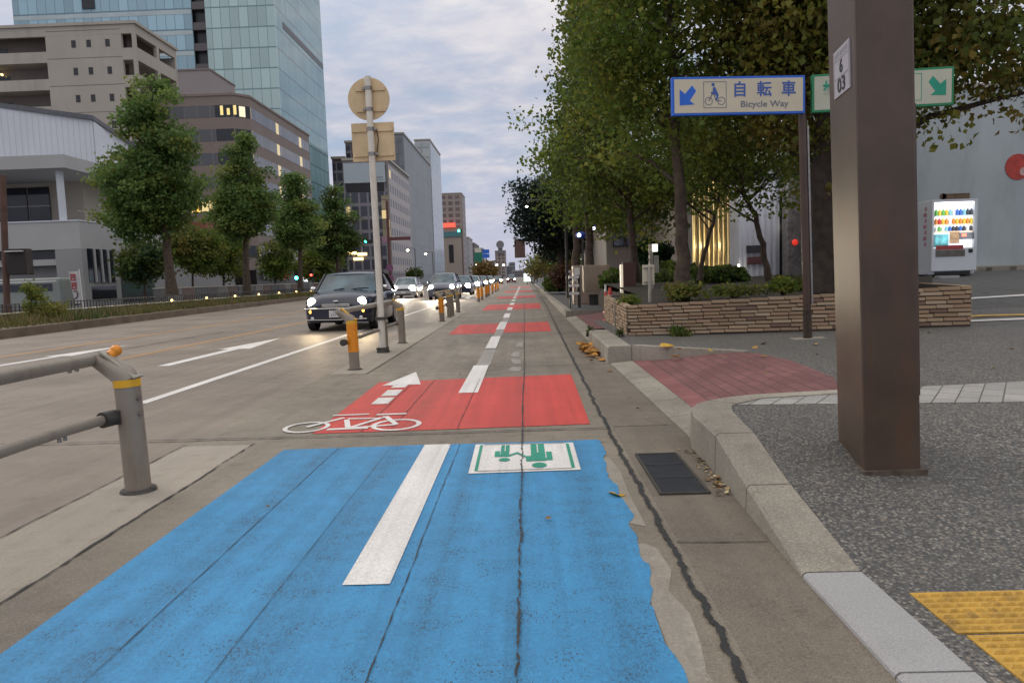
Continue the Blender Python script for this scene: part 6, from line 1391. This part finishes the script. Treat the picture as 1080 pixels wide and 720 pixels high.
def bush_tree(label, px, py, Y, rx, ry, pal, n=90, leaf=.22, base_py=305):
    b = AT(px,base_py,Y); tree('small_tree', label, 'tree', (b.x,Y,.1), [Vector((b.x,Y,.1)),AT(px,py+ry*.5,Y),AT(px,py-ry*.3,Y)], .10, [E3(px,py,Y,rx,ry),E3(px-rx*.5,py+ry*.2,Y,rx*.6,ry*.6),E3(px+rx*.5,py+ry*.1,Y,rx*.6,ry*.7)], n, 60, leaf, pal, sig=leaf*1.8, nbr=18)
bush_tree('low dark green tree left of the tallest conical trunk', 152, 276, 46, 20, 22, DEEP+[(.03,.07,.035)])
bush_tree('yellowing low tree between the first two conical trees', 203, 264, 56, 28, 26, YELL+GREEN[:2], 130)
bush_tree('low green tree just left of the second conical trunk', 236, 268, 60, 18, 28, GREEN, 90)
bush_tree('low green tree under the third conical tree', 290, 276, 72, 14, 20, GREEN+DEEP, 60, .26)
bush_tree('low green tree behind the dark compact car', 335, 276, 85, 26, 20, GREEN+OLIVE[:2], 80, .3)
bush_tree('small dark tree in front of the blank grey slab', 437, 289, 150, 4, 6, DEEP, 26, .4)
# shrubs and plants --------------------------------------------------------
def shrub(name, label, cat, p, ells, n, per, leaf, pal, sig, group=None, up=.5, stems=True):
    t = thing(name, p, label, cat, group); cs = ellips_points(ells, n); co, ci = leaf_co(cs, (sig,sig,sig*.8), per, leaf, up)
    co[:,:,2] = np.maximum(co[:,:,2], p[2]-.02)
    pal = np.array(pal); hue = pal[rng.integers(0,len(pal),n)][ci]*(.7+.6*rng.random((len(ci),1)))
    link('foliage', npmesh('foliage', co-np.array(tuple(p))[None,None,:], 4, hue), 'leaf', t)
    if stems:
        mb = MB()
        for q in cs[:14]: mb.tube([Vector(p)+Vector((random.gauss(0,.03),random.gauss(0,.03),-.05)), lerp(Vector(p),Vector(q),.6)+Vector((0,0,.04)), Vector(q)], [.01,.007,.003], 5, False)
        part('stems', mb, 'barkdark', t, fix=False)
    return t
def sh(name, label, cat, px, py, Y, rx, ry, n, per, leaf, pal, sig, base_py=None, **k):
    b = AT(px, base_py or py+ry, Y); return shrub(name, label, cat, (b.x,b.y,b.z), [E3(px,py,Y,rx,ry)], n, per, leaf, pal, sig, **k)
sh('shrub', 'yellow-green leafy plant at the foot of the planter tree trunk', 'plant', 722, 308, 13.3, 18, 6, 36, 14, .09, YELL+[(.2,.2,.04)], .09, 316)
sh('shrub', 'low green plant behind the top of the planter corner', 'plant', 664, 317, 12.9, 12, 3, 22, 18, .05, GREEN, .05, 320)
sh('shrub', 'small green plant near the foot of the leaning tree', 'plant', 826, 301, 12.6, 12, 6, 26, 18, .08, GREEN+YELL[:1], .07, 308)
sh('shrub', 'low brownish planting along the middle of the planter wall', 'plant', 775, 306, 13.0, 34, 3.5, 46, 22, .05, OLIVE+DEEP, .07, 311)
sh('shrub', 'dark planting behind the signpost in the bed', 'plant', 850, 302, 14.5, 34, 6, 60, 26, .07, DEEP+OLIVE[:2], .12, 309)
sh('weed', 'dark weed growing at the foot of the planter front', 'plant', 717, 351, 11.55, 10, 4.5, 24, 20, .045, GREEN+DEEP, .05, 356)
sh('weed', 'tiny weed at the planter corner beside the kerb', 'plant', 654, 350, 11.7, 3, 3, 8, 14, .035, DEEP, .025, 353)
sh('weed', 'small weed in the kerb gap by the heaped orange leaves', 'plant', 621, 347, 13.3, 2.5, 3.5, 8, 14, .035, DEEP+OLIVE[:1], .03, 352)
sh('topiary_shrub', 'larger rounded clipped shrub left of the small white lamp', 'shrub', 683, 268, 27, 12, 15, 70, 60, .09, [(.030,.085,.02),(.025,.07,.018)], .10, 284)
sh('topiary_shrub', 'narrower dark clipped shrub right of the small white lamp', 'shrub', 701, 266, 27.5, 6, 14, 40, 60, .09, [(.025,.05,.022),(.02,.04,.02)], .09, 283)
for lb, px, py, Y, rx, ry in [('clipped low hedge in front of the beige building', 705, 287, 25, 26, 6),('lower hedge mass right of the planter tree trunk', 760, 291, 20, 24, 5),('dark hedge left of the planter tree', 700, 298, 23, 34, 8),('dark hedge behind the traffic cone', 650, 296, 24.2, 12, 8),
      ('reddish-brown hedge beside the kerb left of the cabinet', 596, 292, 40, 12, 9),('green hedge low behind the white barrier', 590, 300, 42, 12, 5)]:
    sh('hedge', lb, 'hedge', px, py, Y, rx, ry, 90, 50, .09+.002*Y, DEEP+GREEN[:2] if 'reddish' not in lb else [(.11,.05,.03),(.08,.06,.03)], .006*Y, py+ry+2, group='low hedges behind the planter')
sh('tall_weed', 'tall green weed clump rising above the median fence', 'plant', 34, 314, 24.5, 6, 17, 34, 24, .09, GREEN+YELL[:1]+[(.17,.16,.05)], .10, 334)
sh('tall_weed', 'lower green weed patch on the median beside the tall clump', 'plant', 50, 327, 24.5, 20, 6, 40, 26, .08, OLIVE[:2]+[(.17,.14,.05)], .13, 336)

# ================================================================== SKY AND LIGHT
SUN_EL, SUN_AZ = 38.0, -60.0   # soft light from the open sky over the avenue, to the left and ahead
w = bpy.data.worlds.new('World'); SC.world = w; w.use_nodes = True; nt = w.node_tree; nt.nodes.clear()
out = nt.nodes.new('ShaderNodeOutputWorld'); bg = nt.nodes.new('ShaderNodeBackground'); L(nt, bg.outputs[0], out.inputs[0])
sky = nt.nodes.new('ShaderNodeTexSky'); sky.sky_type = 'NISHITA'; sky.sun_disc = False; sky.sun_elevation = rad(SUN_EL); sky.sun_rotation = rad(SUN_AZ); sky.air_density = 1.2; sky.dust_density = 2
tc = nt.nodes.new('ShaderNodeTexCoord'); sp = N(nt, 'ShaderNodeSeparateXYZ'); L(nt, tc.outputs['Generated'], sp.inputs[0])
za = N(nt, 'ShaderNodeMath', operation='MAXIMUM'); L(nt, sp.outputs[2], za.inputs[0]); za.inputs[1].default_value = 0
zb = N(nt, 'ShaderNodeMath', operation='ADD'); L(nt, za.outputs[0], zb.inputs[0]); zb.inputs[1].default_value = .16
dv = N(nt, 'ShaderNodeVectorMath', operation='DIVIDE'); cbz = N(nt, 'ShaderNodeCombineXYZ')
for i in range(3): L(nt, zb.outputs[0], cbz.inputs[i])
L(nt, tc.outputs['Generated'], dv.inputs[0]); L(nt, cbz.outputs[0], dv.inputs[1])
mp = N(nt, 'ShaderNodeMapping'); mp.inputs['Scale'].default_value = (1.0,1.25,0); mp.inputs['Rotation'].default_value = (0,0,.5); L(nt, dv.outputs[0], mp.inputs[0])
n1 = noise(nt, mp.outputs[0], 1.5, 9, .60, .35); n2 = noise(nt, mp.outputs[0], 5.0, 7, .6, .3)
nm = N(nt, 'ShaderNodeMath', operation='MULTIPLY_ADD'); L(nt, n2, nm.inputs[0]); nm.inputs[1].default_value = .38; L(nt, n1, nm.inputs[2])
SK = 1.0
gap = mix(nt, .90, sky.outputs[0], (3.9, 4.75, 6.3))
cloud = mix(nt, ramp(nt, n2, [(.35, 0.0), (.68, 1.0)]), (5.6, 5.6, 6.5), (7.0, 6.85, 7.3))
c = mix(nt, ramp(nt, nm.outputs[0], [(.52, 0.0), (.78, 1.0)]), gap, cloud)
hz = ramp(nt, za.outputs[0], [(0.0, 1.0), (.16, 0.0)])
c = mix(nt, hz, c, (5.3, 5.35, 6.6))
zen = N(nt, 'ShaderNodeMapRange'); L(nt, za.outputs[0], zen.inputs[0])
for i, v in ((1,.25),(2,.9),(3,0.0),(4,1.0)): zen.inputs[i].default_value = v
zm = mix(nt, zen.outputs[0], (1,1,1), (2.25,2.1,1.75)); c2 = mix(nt, 1.0, c, zm, 'MULTIPLY')
L(nt, c2, bg.inputs['Color']); bg.inputs['Strength'].default_value = .09
sl = bpy.data.lights.new('sun', 'SUN'); sl.energy = .6; sl.angle = rad(25); sl.color = (1,.93,.84)
so = bpy.data.objects.new('sun', sl); COL.objects.link(so)
# sky sun_rotation turns clockwise from +Y; the lamp points the other way, from the sun to the ground
az = rad(SUN_AZ); dvec = Vector((math.sin(az)*math.cos(rad(SUN_EL)), math.cos(az)*math.cos(rad(SUN_EL)), math.sin(rad(SUN_EL))))
so.rotation_euler = (-dvec).to_track_quat('-Z','Y').to_euler()
vs = SC.view_settings; vs.view_transform = 'Standard'; vs.look = 'None'; vs.exposure = .2; vs.gamma = 1; vs.use_curve_mapping = False
SC.cycles.use_denoising = True; SC.cycles.max_bounces = 6; SC.cycles.diffuse_bounces = 3; SC.cycles.glossy_bounces = 3; SC.cycles.transmission_bounces = 3; SC.cycles.sample_clamp_indirect = 8
